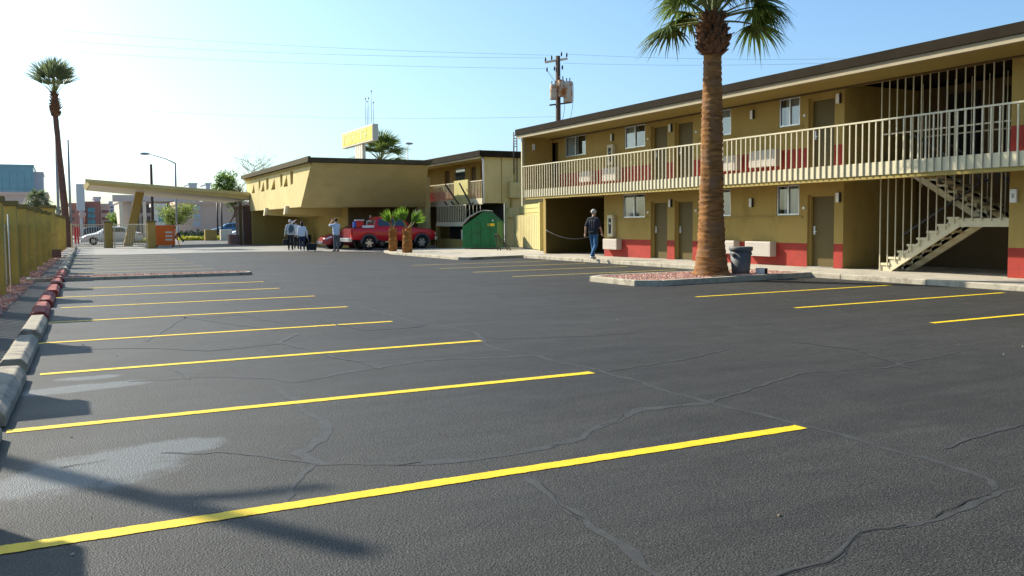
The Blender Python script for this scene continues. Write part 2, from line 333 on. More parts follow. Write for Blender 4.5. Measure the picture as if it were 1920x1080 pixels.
# ------------------------------------------------------------------ ground
def LX(Y): return -0.53 + 0.022*(Y-8)            # line of the wheel stops
def FX(Y): return -1.36 + 0.030*(Y-21)           # centre line of the left fence
def sheet(name, poly, z, m, kind='structure', parent=None):
    mb = MB(); mb.quad(*[(p[0], p[1], z) for p in poly]); o = mb.build(name, m, parent)
    if kind: o['kind'] = kind
    return o
sheet('ground', [(-900, -200), (1500, -200), (1500, 2500), (-900, 2500)], -0.03, 'ground')
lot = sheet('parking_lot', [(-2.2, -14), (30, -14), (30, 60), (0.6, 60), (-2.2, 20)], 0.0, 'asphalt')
drive = sheet('driveway', [(-0.2, 50.5), (3, 49), (9, 49.3), (12, 47.5), (14.5, 44.5), (26, 44.5), (26, 74), (0.5, 74)], 0.005, 'concrete_pale')
sheet('street', [(-300, 76), (500, 76), (500, 92), (-300, 92)], -0.02, 'street')

YL0, DL = 4.489, 2.6255
def line(x0, x1, y, wd, z=0.004, m='line_yellow', slope=0.0):
    mb = MB(); n = max(8, int((x1-x0)/0.02)); a = []
    for k in range(n+1):
        x = x0 + (x1-x0)*k/n; j = 0.005*noise.noise((x*9, y*7, 1))+rnd.uniform(-.003, .003); j2 = 0.005*noise.noise((x*9, y*7, 5))+rnd.uniform(-.003, .003); yy = y + slope*(x-x0)
        a.append(mb.pts([(x, yy-wd/2+j, z), (x, yy+wd/2+j2, z)]))
    for p, q in zip(a, a[1:]): mb.face((p, q, q+1, p+1))
    return mb.build('parking_line', m, lot)
ends = [4.57, 4.50, 4.55, 4.32, 4.42, 4.52, 4.37, 4.55]
for i in range(-1, 22):
    y = YL0 + DL*i
    if 25.2 < y < 28: continue
    if y > 53.5: break
    e = ends[i] if 0 <= i < 8 else 4.5
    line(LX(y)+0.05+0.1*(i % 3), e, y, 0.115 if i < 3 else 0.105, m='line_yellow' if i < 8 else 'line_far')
for k in range(1, 10):
    y = 5.6 + 2.562*k
    if 15 < y < 19: continue
    if y > 30: break
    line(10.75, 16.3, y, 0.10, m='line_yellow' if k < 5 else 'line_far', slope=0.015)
line(10.75, 16.3, 5.6, 0.10)

def ribbon(pix, wd, m, z, name, jit=0.35, step=0.09):
    P = [G(*p) for p in pix]; pts = []
    for a, b in zip(P, P[1:]):
        n = max(1, int((b-a).length/step))
        for k in range(n): pts.append(a.lerp(b, k/n))
    pts.append(P[-1]); mb = MB(); prev = None
    for k, p in enumerate(pts):
        d = (pts[min(k+1, len(pts)-1)] - pts[max(k-1, 0)]); d.z = 0; d.normalize(); s = Vector((-d.y, d.x, 0))
        off = 0.06*noise.noise((p.x*2.3, p.y*2.3, 3)) + 0.02*noise.noise((p.x*9, p.y*9, 4))
        w_ = wd*(1 + jit*2*noise.noise((p.x*5, p.y*5, 8)))*(0.35 if k in (0, len(pts)-1) else 1)
        c = p + s*off; i = mb.pts([(c.x-s.x*w_/2, c.y-s.y*w_/2, z), (c.x+s.x*w_/2, c.y+s.y*w_/2, z)])
        if prev is not None: mb.face((prev, i, i+1, prev+1))
        prev = i
    return mb.build(name, m, lot)
CR_ = [[(680, 575), (780, 605), (890, 622), (920, 650), (1000, 668), (1135, 697), (1230, 727), (1330, 755), (1420, 775), (1525, 800), (1640, 835), (1760, 865), (1850, 900), (1872, 920)],
       [(1900, 915), (1840, 940), (1780, 965), (1700, 985), (1620, 1000), (1560, 1035), (1440, 1085), (1400, 1110)],
       [(1330, 755), (1200, 770), (1150, 790), (1090, 820), (1000, 845), (890, 862), (760, 868), (600, 870), (560, 850), (620, 810), (600, 790), (560, 760), (520, 725)],
       [(240, 715), (340, 710), (440, 705), (560, 715), (700, 690), (800, 675), (1000, 668)],
       [(985, 895), (1060, 950), (1140, 1010), (1240, 1075), (1290, 1110)],
       [(590, 872), (560, 905), (520, 950)], [(600, 870), (420, 845), (300, 850)],
       [(1330, 755), (1500, 700), (1650, 690), (1800, 660)], [(1135, 697), (1250, 680), (1370, 655)], [(927, 637), (1100, 630), (1200, 625)],
       [(1770, 842), (1850, 812), (1925, 795)], [(330, 690), (350, 712)], [(150, 655), (260, 652), (390, 658), (520, 645), (545, 632), (560, 625)], [(525, 643), (600, 662), (720, 692)], [(270, 640), (320, 612), (345, 595), (520, 620)], [(370, 597), (450, 590), (530, 606)], [(285, 573), (300, 588)], [(600, 602), (690, 620), (800, 612)], [(1480, 640), (1600, 655), (1740, 700)]]
for k, c in enumerate(CR_): ribbon(c, 0.07 if k in (2, 3) else 0.05 if k in (0, 4, 12, 13, 14) else 0.035, 'crack_seal', 0.0015+0.00015*k, 'crack_seal', 0.55, 0.05)
for c in ([(1860, 928), (1820, 940), (1760, 962), (1720, 975)], [(1700, 985), (1620, 1002), (1570, 1032), (1500, 1062), (1450, 1085)], [(1172, 776), (1150, 790), (1130, 800)], [(790, 865), (770, 868), (740, 872)], [(1050, 832), (1030, 838)],
          [(1010, 905), (1060, 952), (1090, 975)], [(1290, 722), (1260, 720)], [(110, 876), (160, 868), (200, 862)], [(370, 856), (430, 850)]):
    ribbon(c, 0.007, 'crack_dark', 0.0042, 'crack', 0.9, 0.02)

def kerbed(name, poly, h, m_top, wdt=0.15, m_k='kerb', top_drop=0.02):
    """kerb ring along an outline (counter-clockwise) with a filling inside"""
    root = tag(thing(name, None, None), kind='structure'); root.location = (poly[0][0], poly[0][1], 0)
    n = len(poly); inn = []
    for k in range(n):
        a, b, c = Vector(poly[k-1]), Vector(poly[k]), Vector(poly[(k+1) % n])
        d1 = (b-a).normalized(); d2 = (c-b).normalized(); n1 = Vector((-d1.y, d1.x)); n2 = Vector((-d2.y, d2.x))
        nn = (n1+n2).normalized(); inn.append(b + nn*(wdt/max(0.4, nn.dot(n1))))
    for k in range(n):
        a, b = Vector(poly[k]), Vector(poly[(k+1) % n]); ia, ib = inn[k], inn[(k+1) % n]; L = (b-a).length; m = max(1, round(L/2.0))
        for j in range(m):
            g = 0.004/L*m; t0, t1 = j/m + g*(j > 0)/m, (j+1)/m - g*(j < m-1)/m
            q = [a.lerp(b, t0), a.lerp(b, t1), ia.lerp(ib, t1), ia.lerp(ib, t0)]
            mb = MB(root.location); mb.hexa([(p.x, p.y, -0.02) for p in q], [(p.x, p.y, h) for p in q]); mb.build('kerb_stone', m_k, root, bevel=0.015)
    mb = MB(root.location); mb.quad(*[(p.x, p.y, h-top_drop) for p in inn]); mb.build('filling', m_top, root)
    return root, inn
def scatter_stones(name, poly, n, z, size, parent, seed, mats=('pebble_a', 'pebble_b', 'pebble_c')):
    r = random.Random(seed); xs = [p[0] for p in poly]; ys = [p[1] for p in poly]; mb = MB(parent.location if parent else (0, 0, 0)); k = 0
    def inside(x, y):
        c = False; j = len(poly)-1
        for i in range(len(poly)):
            if (poly[i][1] > y) != (poly[j][1] > y) and x < (poly[j][0]-poly[i][0])*(y-poly[i][1])/(poly[j][1]-poly[i][1])+poly[i][0]: c = not c
            j = i
        return c
    while k < n:
        x, y = r.uniform(min(xs), max(xs)), r.uniform(min(ys), max(ys))
        if not inside(x, y): continue
        k += 1; s = size*r.uniform(0.5, 1.3); a = r.uniform(0, 6.3); mb.cm = r.randrange(3)
        b = [(x+s*cos(a+j*pi/2)*r.uniform(.6, 1), y+s*sin(a+j*pi/2)*r.uniform(.6, 1), z) for j in range(4)]; hh = s*r.uniform(.5, 1.0)
        t = [(x+(p[0]-x)*.6, y+(p[1]-y)*.6, z+hh) for p in b]
        i = mb.pts(b+t); mb.face((i+4, i+5, i+6, i+7))
        for j in range(4): mb.face((i+j, i+(j+1) % 4, i+4+(j+1) % 4, i+4+j))
    o = mb.build(name, list(mats), parent); o['kind'] = 'stuff'; return o

# palm island in front of the motel, narrow median on the left, concrete pad with the dumpster
isl, inn = kerbed('planting_island', [(11.45, 16.3), (12.0, 15.95), (17.0, 16.35), (17.0, 18.6), (12.0, 18.55), (11.45, 18.2)], 0.13, 'gravel_red')
scatter_stones('gravel', [tuple(p) for p in inn], 5200, 0.105, 0.028, isl, 3)
med, inn2 = kerbed('median_strip', [(-0.9, 26.3), (4.75, 26.15), (4.95, 26.5), (4.75, 26.95), (-0.9, 27.35)], 0.09, 'gravel_red', 0.10)
scatter_stones('gravel', [tuple(p) for p in inn2], 1500, 0.065, 0.04, med, 4)
pad, inn3 = kerbed('concrete_pad', [(13.95, 31.9), (14.3, 31.5), (19.6, 32.7), (25.5, 33.3), (25.5, 43.9), (16.2, 43.9), (14.5, 42.6), (13.95, 39.8)], 0.11, 'concrete', 0.18, top_drop=0.0)
bed = sheet('gravel_bed', [(FX(-12)-1.3, -12), (FX(-12)+0.55, -12), (FX(20)+0.52, 20), (FX(66)+0.55, 66), (FX(66)-1.3, 66)], 0.004, 'gravel_red')
poly = [(FX(4)+0.1, 4), (FX(4)+0.55, 4), (FX(45)+0.5, 45), (FX(45)+0.1, 45)]
scatter_stones('gravel', poly, 3200, 0.004, 0.05, bed, 5)

rg = random.Random(9); grit = [(rg.uniform(-.2, 16), rg.uniform(3, 24)) for _ in range(90)]
mb = MB()
for (gx, gy) in grit:
    mb.cm = rg.randrange(3); gs = rg.uniform(.004, .010); mb.hexa([(gx-gs, gy-gs*.7, .001), (gx+gs, gy-gs, .001), (gx+gs*.8, gy+gs, .001), (gx-gs, gy+gs*.8, .001)], [(gx-gs*.5, gy-gs*.5, gs), (gx+gs*.5, gy-gs*.5, gs*.9), (gx+gs*.5, gy+gs*.5, gs), (gx-gs*.5, gy+gs*.5, gs*.8)])
mb.build('grit', ['bark', 'bark', 'concrete'], lot)['kind'] = 'stuff'
# motel sidewalk
XW, XD = 18.9, 17.5
walk = tag(thing('sidewalk', None, None, (16.95, 3, 0)), kind='structure')
yy = 1.0
while yy < 31.8:
    y1 = min(yy+2.4, 32.0)
    k = MB(walk.location); k.box(16.92+0.004*rnd.random(), 17.09, yy+.004, y1-.004, -0.02, 0.122); k.build('kerb_stone', 'kerb', walk, bevel=0.02)
    k = MB(walk.location); k.box(17.094, 18.95, yy+.005, y1-.005, -0.02, 0.118+0.003*rnd.random()); k.build('slab', 'concrete', walk, bevel=0.006)
    yy = y1
k = MB(walk.location); k.box(18.953, 24.0, 12.4, 17.1, -0.02, 0.115); k.build('slab', 'concrete', walk)
k = MB(walk.location); k.box(18.953, 27.0, 28.95, 33.0, -0.02, 0.112); k.build('slab', 'concrete', walk)

# ------------------------------------------------------------------ wheel stops
ORD = ['first', 'second', 'third', 'fourth', 'fifth', 'sixth', 'seventh', 'eighth', 'ninth', 'tenth', 'eleventh', 'twelfth', 'thirteenth', 'fourteenth', 'fifteenth', 'sixteenth', 'seventeenth', 'eighteenth', 'nineteenth', 'twentieth', 'twenty-first', 'twenty-second', 'twenty-third', 'twenty-fourth']
def stop_mesh(m, seed):
    mb = MB(); prof = [(-.135, 0), (.135, 0), (.135, .08), (.075, .15), (-.075, .15), (-.135, .08)]
    r = random.Random(seed); n = 10; L = 2.15; prev = None
    for k in range(n+1):
        y = -L/2 + L*k/n; i = mb.pts([(x+r.uniform(-.004, .004), y, z+r.uniform(-.004, .004)*(z > 0)) for x, z in prof])
        if prev is None: mb.face([i+j for j in range(6)])
        else:
            for j in range(6): mb.face((prev+j, i+j, i+(j+1) % 6, prev+(j+1) % 6))
        prev = i
    mb.face([prev+j for j in range(6)][::-1])
    return mb.mesh('wheel_stop', m)
SMS = {m: [stop_mesh(m, s) for s in range(3)] for m in ('stop_concrete', 'stop_red')}
cnt = {'g': 0, 'r': 0, 'f': 0}
for k in range(0, 23):
    y = YL0 + DL*(k+0.5)
    red = 4 <= k <= 9
    if red: cnt['r'] += 1; lb = ORD[cnt['r']-1] + ' red painted wheel stop, counted from the near end'
    elif k < 4: lb = ['bare concrete wheel stop at the very left edge of the lot, nearest to the viewer', 'large bare concrete wheel stop in the first whole stall on the left', 'second whole concrete wheel stop on the left', 'concrete wheel stop just before the red painted ones'][k]
    else: cnt['f'] += 1; lb = ORD[cnt['f']-1] + ' grey wheel stop beyond the red painted ones'
    o = inst('wheel_stop', SMS['stop_red' if red else 'stop_concrete'][k % 3], None, (LX(y)+0.02*rnd.uniform(-1, 1), y+0.06*rnd.uniform(-1, 1), 0), rnd.uniform(-.02, .02)-0.02)
    tag(o, lb, 'wheel stop', 'wheel stops along the left fence')
    b = o.modifiers.new('bevel', 'BEVEL'); b.width = 0.012; b.segments = 2; b.limit_method = 'ANGLE'

# ------------------------------------------------------------------ left fence
fen = thing('boundary_fence', 'long fence of mustard stucco pillars with iron pickets along the left side', 'fence', (FX(2), 2, 0))
pil = MB(); pil.box(-.25, .25, -.25, .25, -0.02, 1.98); PM = pil.mesh('pillar', 'stucco_fence')
capm = MB(); capm.box(-.29, .29, -.29, .29, 1.98, 2.10); CM = capm.mesh('cap', 'cap_olive')
pk = MB(); pk.box(-.015, .015, -.055, .055, 0.06, 1.52); KM = pk.mesh('picket', 'cream_metal')
PY = [21.35 + 3.68*k for k in range(-6, 13)]
ylast = None; npick = 0
for y in PY:
    tall = abs(y-47.1) < 1.0
    p = inst('pillar', PM, fen, (FX(y)-fen.location.x, y-2, 0))
    if tall: p.scale = (1.25, 1.25, 1.18)
    bv = p.modifiers.new('bevel', 'BEVEL'); bv.width = 0.015; bv.segments = 2
    c = inst('cap', CM, p)
    if ylast is not None:
        mb = MB(fen.location)
        for z in (0.16, 1.42): mb.bar((FX(ylast), ylast+.25, z), (FX(y), y-.25, z), 0.03, 0.03)
        mb.build('rail', 'cream_metal', fen)
        if 0 < ylast < 43:
            yy = ylast+0.36
            while yy < y-.3: inst('picket', KM, fen, (FX(yy)-fen.location.x, yy-2, 0)); yy += 0.2
        else:
            mb = MB(fen.location); yy = ylast+.36
            while yy < y-.3: mb.box(FX(yy)-.012, FX(yy)+.012, yy-.012, yy+.012, .06, 1.55); yy += 0.2
            mb.build('picket_row', 'cream_metal', fen)['kind'] = 'stuff'
    ylast = y
mb = MB(fen.location); mb.tube([(FX(23)+.20, 23.2, 0.0), (FX(23)+.20, 23.2, 1.75)], 0.012, 8); mb.build('white_pipe', 'white_paint', fen)
mb = MB(fen.location); mb.box(FX(47.1)-.05, FX(47.1)+.5, 46.3, 47.0, 0, 0.38); mb.build('plinth_block', 'brick_brown', fen, bevel=0.02)

# ------------------------------------------------------------------ motel
YA, YB = 4.0, 33.0                      # near and far end
mot = thing('motel_building', 'long two-storey mustard motel with outdoor walkway, red base band and open stair', 'building', (XW, 18, 0))
O = mot.location
FL = 2.80; SOF = 5.02
# openings (y0,y1,z0,z1,depth)
WIN_L = [(26.26, 27.65), (21.65, 22.9), (18.74, 19.64)]; WIN_U = [(30.28, 31.93), (26.24, 27.54), (21.65, 22.9), (18.74, 19.57)]
DOOR_L = [(24.93, 25.9), (23.53, 24.51), (17.45, 18.42)]; DOOR_U = [(32.5, 33.0), (24.93, 25.9), (23.53, 24.51), (17.47, 18.42)]
WIN_L += [(8.6, 9.9)]; WIN_U += [(8.6, 9.9)]; DOOR_L += [(6.8, 7.75)]; DOOR_U += [(6.8, 7.75)]
hl = [(a, b, 1.60, 2.48, .10) for a, b in WIN_L] + [(a, b, 0.12, 2.17, .2) for a, b in DOOR_L] + [(28.95, 33.0, -0.02, 2.5, .25), (12.44, 17.13, -0.02, 2.5, .25)]
hu = [(a, b, 4.18, 5.0, .10) for a, b in WIN_U] + [(a, b, FL, 4.86, .2) for a, b in DOOR_U] + [(12.44, 17.13, FL, 5.02, .25)]
hu = [h if h[2] != 4.18 else (h[0], h[1], 4.18, 5.0, .1) for h in hu]
mb = MB(O); holes_wall(mb, lambda u, v, d: (XW+d, u, v), YA, YB, -0.02, 2.62, hl, .1); holes_wall(mb, lambda u, v, d: (XW+d, u, v), YA, YB, 2.62, 5.25, hu, .1)
wall = mb.build('wall', 'stucco', mot)
def red_band(z0, z1, holes, name):
    ys = sorted(holes); segs = []; y = YA
    for a, b in ys:
        if a > y: segs.append((y, a))
        y = max(y, b)
    if y < YB: segs.append((y, YB))
    for a, b in segs: mb = MB(O); mb.box(XW-.006, XW+.05, a+(0.001 if a > YA else 0), b-0.001, z0, z1); tag(mb.build(name, 'red_paint', mot), 'red painted base band')
red_band(0.118, 0.79, DOOR_L + [(28.95, 33.0), (12.44, 17.13)], 'base_band')
red_band(FL, 3.50, DOOR_U + [(12.44, 17.13)], 'base_band')
# sill ledge lines
for (a, b, z) in ((18.6, 23.3, 1.52), (26.0, 28.9, 1.545), (18.6, 23.3, 4.10), (26.0, 32.4, 4.10)):
    m_ = MB(O); m_.box(XW-.035, XW+.02, a, b, z, z+.04); m_.build('sill_ledge', 'stucco', mot)
# body behind, end walls, roof, bay walls
mb = MB(O); mb.quad((26.5, YA, 0), (26.5, YB, 0), (26.5, YB, 5.2), (26.5, YA, 5.2)); mb.quad((XW, YA, 0), (26.5, YA, 0), (26.5, YA, 5.2), (XW, YA, 5.2)); mb.build('rear_wall', 'stucco', mot)
mb = MB(O); mb.box(XD+.05, 26.5, YB, YB+.2, 2.55, 5.2); mb.box(18.55, 26.5, YB, YB+.2, -.02, 2.549); mb.build('end_wall', 'stucco', mot)
mb = MB(O)                                        # passage walls and ceiling, dark olive painted in for the deep shade
mb.box(XW+.25, 26.4, 28.75, 28.95, -.02, 2.5); mb.box(24.0, 24.2, 28.95, 33.0, -.02, 2.5); mb.quad((XW, 28.95, 2.5), (24, 28.95, 2.5), (24, 33, 2.5), (XW, 33, 2.5)); mb.box(18.545, 24, 32.96, 32.999, -.02, 2.54); mb.build('passage_wall', 'door_and_shade_olive', mot)
mb = MB(O)                                        # stair bay
mb.box(XW+.25, 22.0, 17.13, 17.3, -.02, 5.1); mb.build('stair_bay_wall', 'stucco', mot)
mb = MB(O); mb.box(XW+.25, 22.0, 12.26, 12.44, -.02, 5.1); mb.build('stair_bay_wall', 'stucco', mot)
mb = MB(O); mb.box(21.8, 22.0, 12.44, 17.13, -.02, 5.1); mb.build('stair_bay_wall', 'trim_and_shade_brown', mot)  # back wall coloured dark brown to paint in the shade of the recess
mb = MB(O); mb.box(21.74, 21.8, 13.6, 14.5, FL, 4.85); mb.box(21.74, 21.8, 15.2, 16.1, FL, 4.85); mb.build('bay_door', 'room_dark', mot)
mb = MB(O); mb.box(20.2, 21.79, 12.45, 13.5, FL-.18, FL); mb.box(XW+.02, 19.0, 12.45, 17.12, FL-.2, FL); mb.box(20.0, 21.79, 15.9, 17.1, FL-.2, FL); mb.build('bay_landing', 'concrete', mot)
roof = MB(O); roof.box(17.38, 26.8, YA-.3, YB+.35, 5.20, 5.30); roof = roof.build('roof', 'roof_dark', mot)
m_ = MB(O); m_.box(17.28, 17.375, YA-.3, YB+.35, 5.17, 5.40); m_.build('roof_fascia', 'roof_dark', roof)
m_ = MB(O); m_.box(17.34, 17.44, YA-.28, YB+.3, 5.02, 5.165); m_.build('trim_board', 'trim_tan', roof)
m_ = MB(O); m_.quad((17.44, YA-.2, 5.03), (XW+.1, YA-.2, 5.03), (XW+.1, YB+.2, 5.03), (17.44, YB+.2, 5.03)); m_.build('soffit', 'soffit', roof)
m_ = MB(O); m_.box(XW-.07, XW-.006, YA, YB, 4.985, 5.025); m_.build('conduit_rail', 'trim_and_shade_brown', mot)
# walkway deck
dk = MB(O); dk.box(XD+.03, XW-.007, YA, YB, 2.58, FL); deck = dk.build('walkway_deck', 'concrete', mot)
m_ = MB(O); m_.box(XD, XD+.03, YA, YB+.05, 2.52, 2.83); m_.build('deck_fascia', 'cream', deck)
m_ = MB(O); m_.box(XD+.03, XD+.16, YA, YB, 2.43, 2.575); m_.build('edge_beam', 'soffit', deck)
for y in [YA+.5+2.46*k for k in range(12)]:
    m_ = MB(O); m_.box(XD+.16, XW-.008, y-.05, y+.05, 2.45, 2.577); m_.build('joist', 'soffit', deck)
# railing
rl = MB(O); rl.box(XD-.045, XD, YA, YB+.05, 3.80, 3.84); rail = rl.build('railing', 'cream_metal', mot)
bm_ = MB(); bm_.box(-.012, .012, -.017, .017, 2.53, 3.80); BM = bm_.mesh('baluster', 'cream_metal')
y = YA+.1
while y < YB+.02: inst('baluster', BM, rail, (XD-.022-O.x, y-O.y, 0)); y += 0.196
ps_ = MB(O); ps_.box(XD-.05, XD+.03, YB+.05, YB+.13, 2.15, 5.0); ps_.build('corner_post', 'cream', mot)
# windows
def motel_window(y0, y1, z0, z1, open_side):
    f = MB(O); x0, x1 = XW+.02, XW+.07; t = .045
    f.box(x0, x1, y0+.002, y1-.002, z0+.002, z0+t); f.box(x0, x1, y0+.002, y1-.002, z1-t, z1-.002); f.box(x0, x1, y0+.002, y0+t, z0+t, z1-t); f.box(x0, x1, y1-t, y1-.002, z0+t, z1-t)
    ym = (y0+y1)/2; f.box(x0-.005, x1+.003, ym-.025, ym+.025, z0+t, z1-t)
    fo = f.build('window', 'alu', mot)
    for a, b in ((y0+t, ym-.025), (ym+.025, y1-t)):
        g = MB(O); g.quad((x0+.03, a, z0+t), (x0+.03, a, z1-t), (x0+.03, b, z1-t), (x0+.03, b, z0+t)); g.build('pane', 'window_glass', fo)
    c = MB(O); lo, hi = (y0, y1)
    if open_side == 'far': hi = y1-(y1-y0)*.22
    elif open_side == 'near': lo = y0+(y1-y0)*.45
    n = 44; pr = None
    for k in range(n+1):
        yy = lo+(hi-lo)*k/n; xx = XW+.13+.022*sin(k*1.55)+.008*sin(k*.7)
        i = c.pts([(xx, yy, z0), (xx, yy, z1)])
        if pr is not None: c.face((pr, i, i+1, pr+1), True)
        pr = i
    c.build('curtain', 'curtain', fo)
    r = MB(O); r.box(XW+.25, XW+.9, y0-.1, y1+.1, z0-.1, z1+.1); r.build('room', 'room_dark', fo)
for k, (a, b) in enumerate(WIN_L): motel_window(a, b, 1.60, 2.48, ['near', 'far', 'far', 'far'][k])
for k, (a, b) in enumerate(WIN_U): motel_window(a, b, 4.18, 5.0, ['near', 'near', 'far', 'far', 'near'][k])
def motel_door(y0, y1, z0, z1):
    d = MB(O); d.box(XW+.15, XW+.2, y0+.06, y1-.06, z0+.02, z1-.06); do = d.build('door', 'door_and_shade_olive', mot)
    f = MB(O); f.box(XW+.08, XW+.198, y0+.002, y0+.06, z0, z1-.002); f.box(XW+.08, XW+.198, y1-.06, y1-.002, z0, z1-.002); f.box(XW+.08, XW+.198, y0+.06, y1-.06, z1-.06, z1-.002); f.build('door_frame', 'stucco', do)
    h = MB(O); h.box(XW+.13, XW+.15, y1-.17, y1-.11, z0+.92, z0+1.16); h.bar((XW+.105, y1-.14, z0+1.0), (XW+.105, y1-.25, z0+1.0), .02, .02); h.bar((XW+.105, y1-.14, z0+1.0), (XW+.14, y1-.14, z0+1.0), .02, .02); h.build('handle', 'alu', do)
    s = MB(O); s.box(XW-.02, XW+.2, y0+.01, y1-.01, z0-.03, z0+.018); s.build('threshold', 'concrete_pale', do)
for a, b in DOOR_L: motel_door(a, b, 0.12, 2.17)
for a, b in DOOR_U:
    if b < 33: motel_door(a, b, FL, 4.86)
    else: d = MB(O); d.box(XW+.15, XW+.2, a, b, FL, 4.86); d.build('door', 'door_and_shade_olive', mot)
def wall_lamp(y, z, face='x', x=None):
    l_ = MB(O)
    if face == 'x': l_.box(XW-.07, XW-.001, y-.06, y+.06, z-.13, z+.13); b_ = MB(O); b_.box(XW-.075, XW-.001, y-.08, y-.061, z-.135, z+.135)
    else: l_.box(x-.06, x+.06, YB-.07, YB-.001, z-.13, z+.13); b_ = MB(O); b_.box(x+.061, x+.08, YB-.075, YB-.001, z-.135, z+.135)
    o = l_.build('wall_lamp', 'lamp_white', mot, bevel=.01); b_.build('lamp_bracket', 'dark_metal', o)
for y, z in ((24.72, 2.08), (20.69, 2.0), (17.29, 2.06), (24.72, 4.68), (20.67, 4.68), (17.32, 4.74), (28.35, 4.68), (9.0+1.4, 2.0), (10.4, 4.68)): wall_lamp(y, z)
p = onY(1000, 276, YB); wall_lamp(0, p.z, 'y', p.x)
for y, z in ((26.05, 1.78), (23.35, 1.80), (18.55, 1.80), (26.05, 4.42), (23.35, 4.42), (18.55, 4.42)):
    m_ = MB(O); m_.box(XW-.03, XW-.001, y-.04, y+.04, z-.035, z+.035); m_.build('room_number_plate', 'lamp_white', mot)
m_ = MB(O); m_.box(XW-.06, XW-.001, 12.24, 12.40, 1.80, 2.10); e_ = m_.build('notice_box', 'lamp_white', mot, bevel=.01)
m_ = MB(O); m_.box(XW-.064, XW-.0601, 12.29, 12.35, 1.9, 2.0); m_.build('notice', 'steel_grey', e_)
def ac(y0, y1, z0, z1):
    a = MB(O); a.box(XW-.26, XW-.008, y0, y1, z0, z1); ao = a.build('air_conditioner', 'ac_white', mot, bevel=.012)
    k = z0+.05
    while k < z1-.05:
        g = MB(O); g.box(XW-.268, XW-.2605, y0+.04, y1-.04, k, k+.028); g.build('louvre', 'ac_white', ao); k += .055
for t in ((27.72, 28.66, .40, .80), (21.2, 21.98, .42, .83), (19.62, 20.7, .38, .82), (29.55, 30.39, 3.06, 3.47), (27.75, 28.7, 3.02, 3.52), (21.18, 21.98, 3.02, 3.48), (19.45, 20.55, 3.05, 3.54), (7.9, 8.9, .4, .82), (7.9, 8.9, 3.05, 3.5)): ac(*t)
def cabinet(y0, y1, z0, z1):
    a = MB(O); a.box(XW-.16, XW-.002, y0, y1, z0, z1); co = a.build('extinguisher_cabinet', 'cream', mot, bevel=.01)
    g = MB(O); g.box(XW-.166, XW-.1605, y0+.10, y1-.10, z0+.12, z1-.12); g.build('cabinet_window', 'black', co)
    g = MB(O); g.box(XW-.170, XW-.1665, y0+.13, y1-.16, z0+.48, z1-.28); g.build('label_plate', 'white_paint', co)
cabinet(28.13, 28.5, .88, 1.71); cabinet(28.13, 28.5, 3.62, 4.40)
# drain pipe along the soffit left part
# stair
st = MB(O)
def flight(x0, x1, ya, yb, z0, z1, n, nm):
    for xx in (x0, x1-.05):
        s = MB(O); a = Vector((xx+.025, ya, z0)); b = Vector((xx+.025, yb, z1)); s.bar(a+Vector((0, 0, -.06)), b+Vector((0, 0, -.06)), .05, .24)
        for k in range(n):                                   # saw-tooth brackets
            t = (k+.5)/n; y = ya+(yb-ya)*t; z = z0+(z1-z0)*(k+1)/n; dy = (yb-ya)/n
            s.prism([(y-dy/2, z-.02), (y+dy/2, z-.02), (y-dy/2, z-(z1-z0)/n-.02)], lambda u, v: (xx, u, v), lambda u, v: (xx+.05, u, v))
        s.build('stringer', 'cream', stair, fix=True)
    for k in range(n):
        t = MB(O); y = ya+(yb-ya)*(k+.5)/n; z = z0+(z1-z0)*(k+1)/n; dy = abs(yb-ya)/n
        t.box(x0-.03, x1+.03, y-dy*.58, y+dy*.58, z-.02, z+.035); t.build('step', 'cream', stair)
lp = MB(O); lp.box(18.97, 20.95, 12.45, 13.72, 1.26, 1.46); stair = lp.build('staircase', 'cream', mot)
flight(18.97, 19.9, 15.95, 13.72, 0.12, 1.46, 8, 'lower'); flight(20.0, 20.95, 13.72, 15.9, 1.46, 2.79, 8, 'upper')
for (x, ya, yb, za, zb) in ((19.88, 16.0, 13.75, 1.02, 2.36), (20.02, 13.75, 15.9, 2.36, 3.7), (20.93, 13.75, 15.9, 2.36, 3.7)):
    h = MB(O); h.bar((x, ya, za), (x, yb, zb), .05, .06); h.build('handrail', 'dark_metal', stair)
k = 0; y = 15.95
while y > 12.5:
    zb = 0.12 if y > 15.9 else min(1.45, .12+(15.95-y)/(15.95-13.72)*1.34)
    r = MB(O); r.box(18.93, 18.955, y-.012, y+.012, zb-.05, 2.5); r.build('stair_rod', 'cream_metal', stair)
    r = MB(O); r.box(18.93, 18.955, y-.012, y+.012, FL, 5.03); r.build('stair_rod', 'cream_metal', stair)
    if k % 2 == 0: r = MB(O); r.box(20.5, 20.52, y-.01, y+.01, FL-.5 if y > 14.5 else 1.5, 5.03); r.build('stair_rod', 'cream_metal', stair)
    y -= 0.235; k += 1
r = MB(O); r.box(18.957, 18.985, 12.46, 15.96, 3.62, 3.655); r.build('guard_rail', 'cream_metal', stair)
r = MB(O); r.box(20.53, 20.56, 12.46, 15.9, 3.62, 3.655); r.build('guard_rail', 'cream_metal', stair)
# chain across the passage
m_ = MB(); a = Vector((18.55, 32.95, 1.12)); b = Vector((20.7, 32.9, 0.82)); P = [a.lerp(b, t/16) - Vector((0, 0.02, .22*4*(t/16)*(1-t/16))) for t in range(17)]
m_.o = a.copy(); m_.tube(P, .014, 6); tag(m_.build('chain', 'white_paint'), 'thin pale chain sagging across the dark ground floor passage', 'chain')

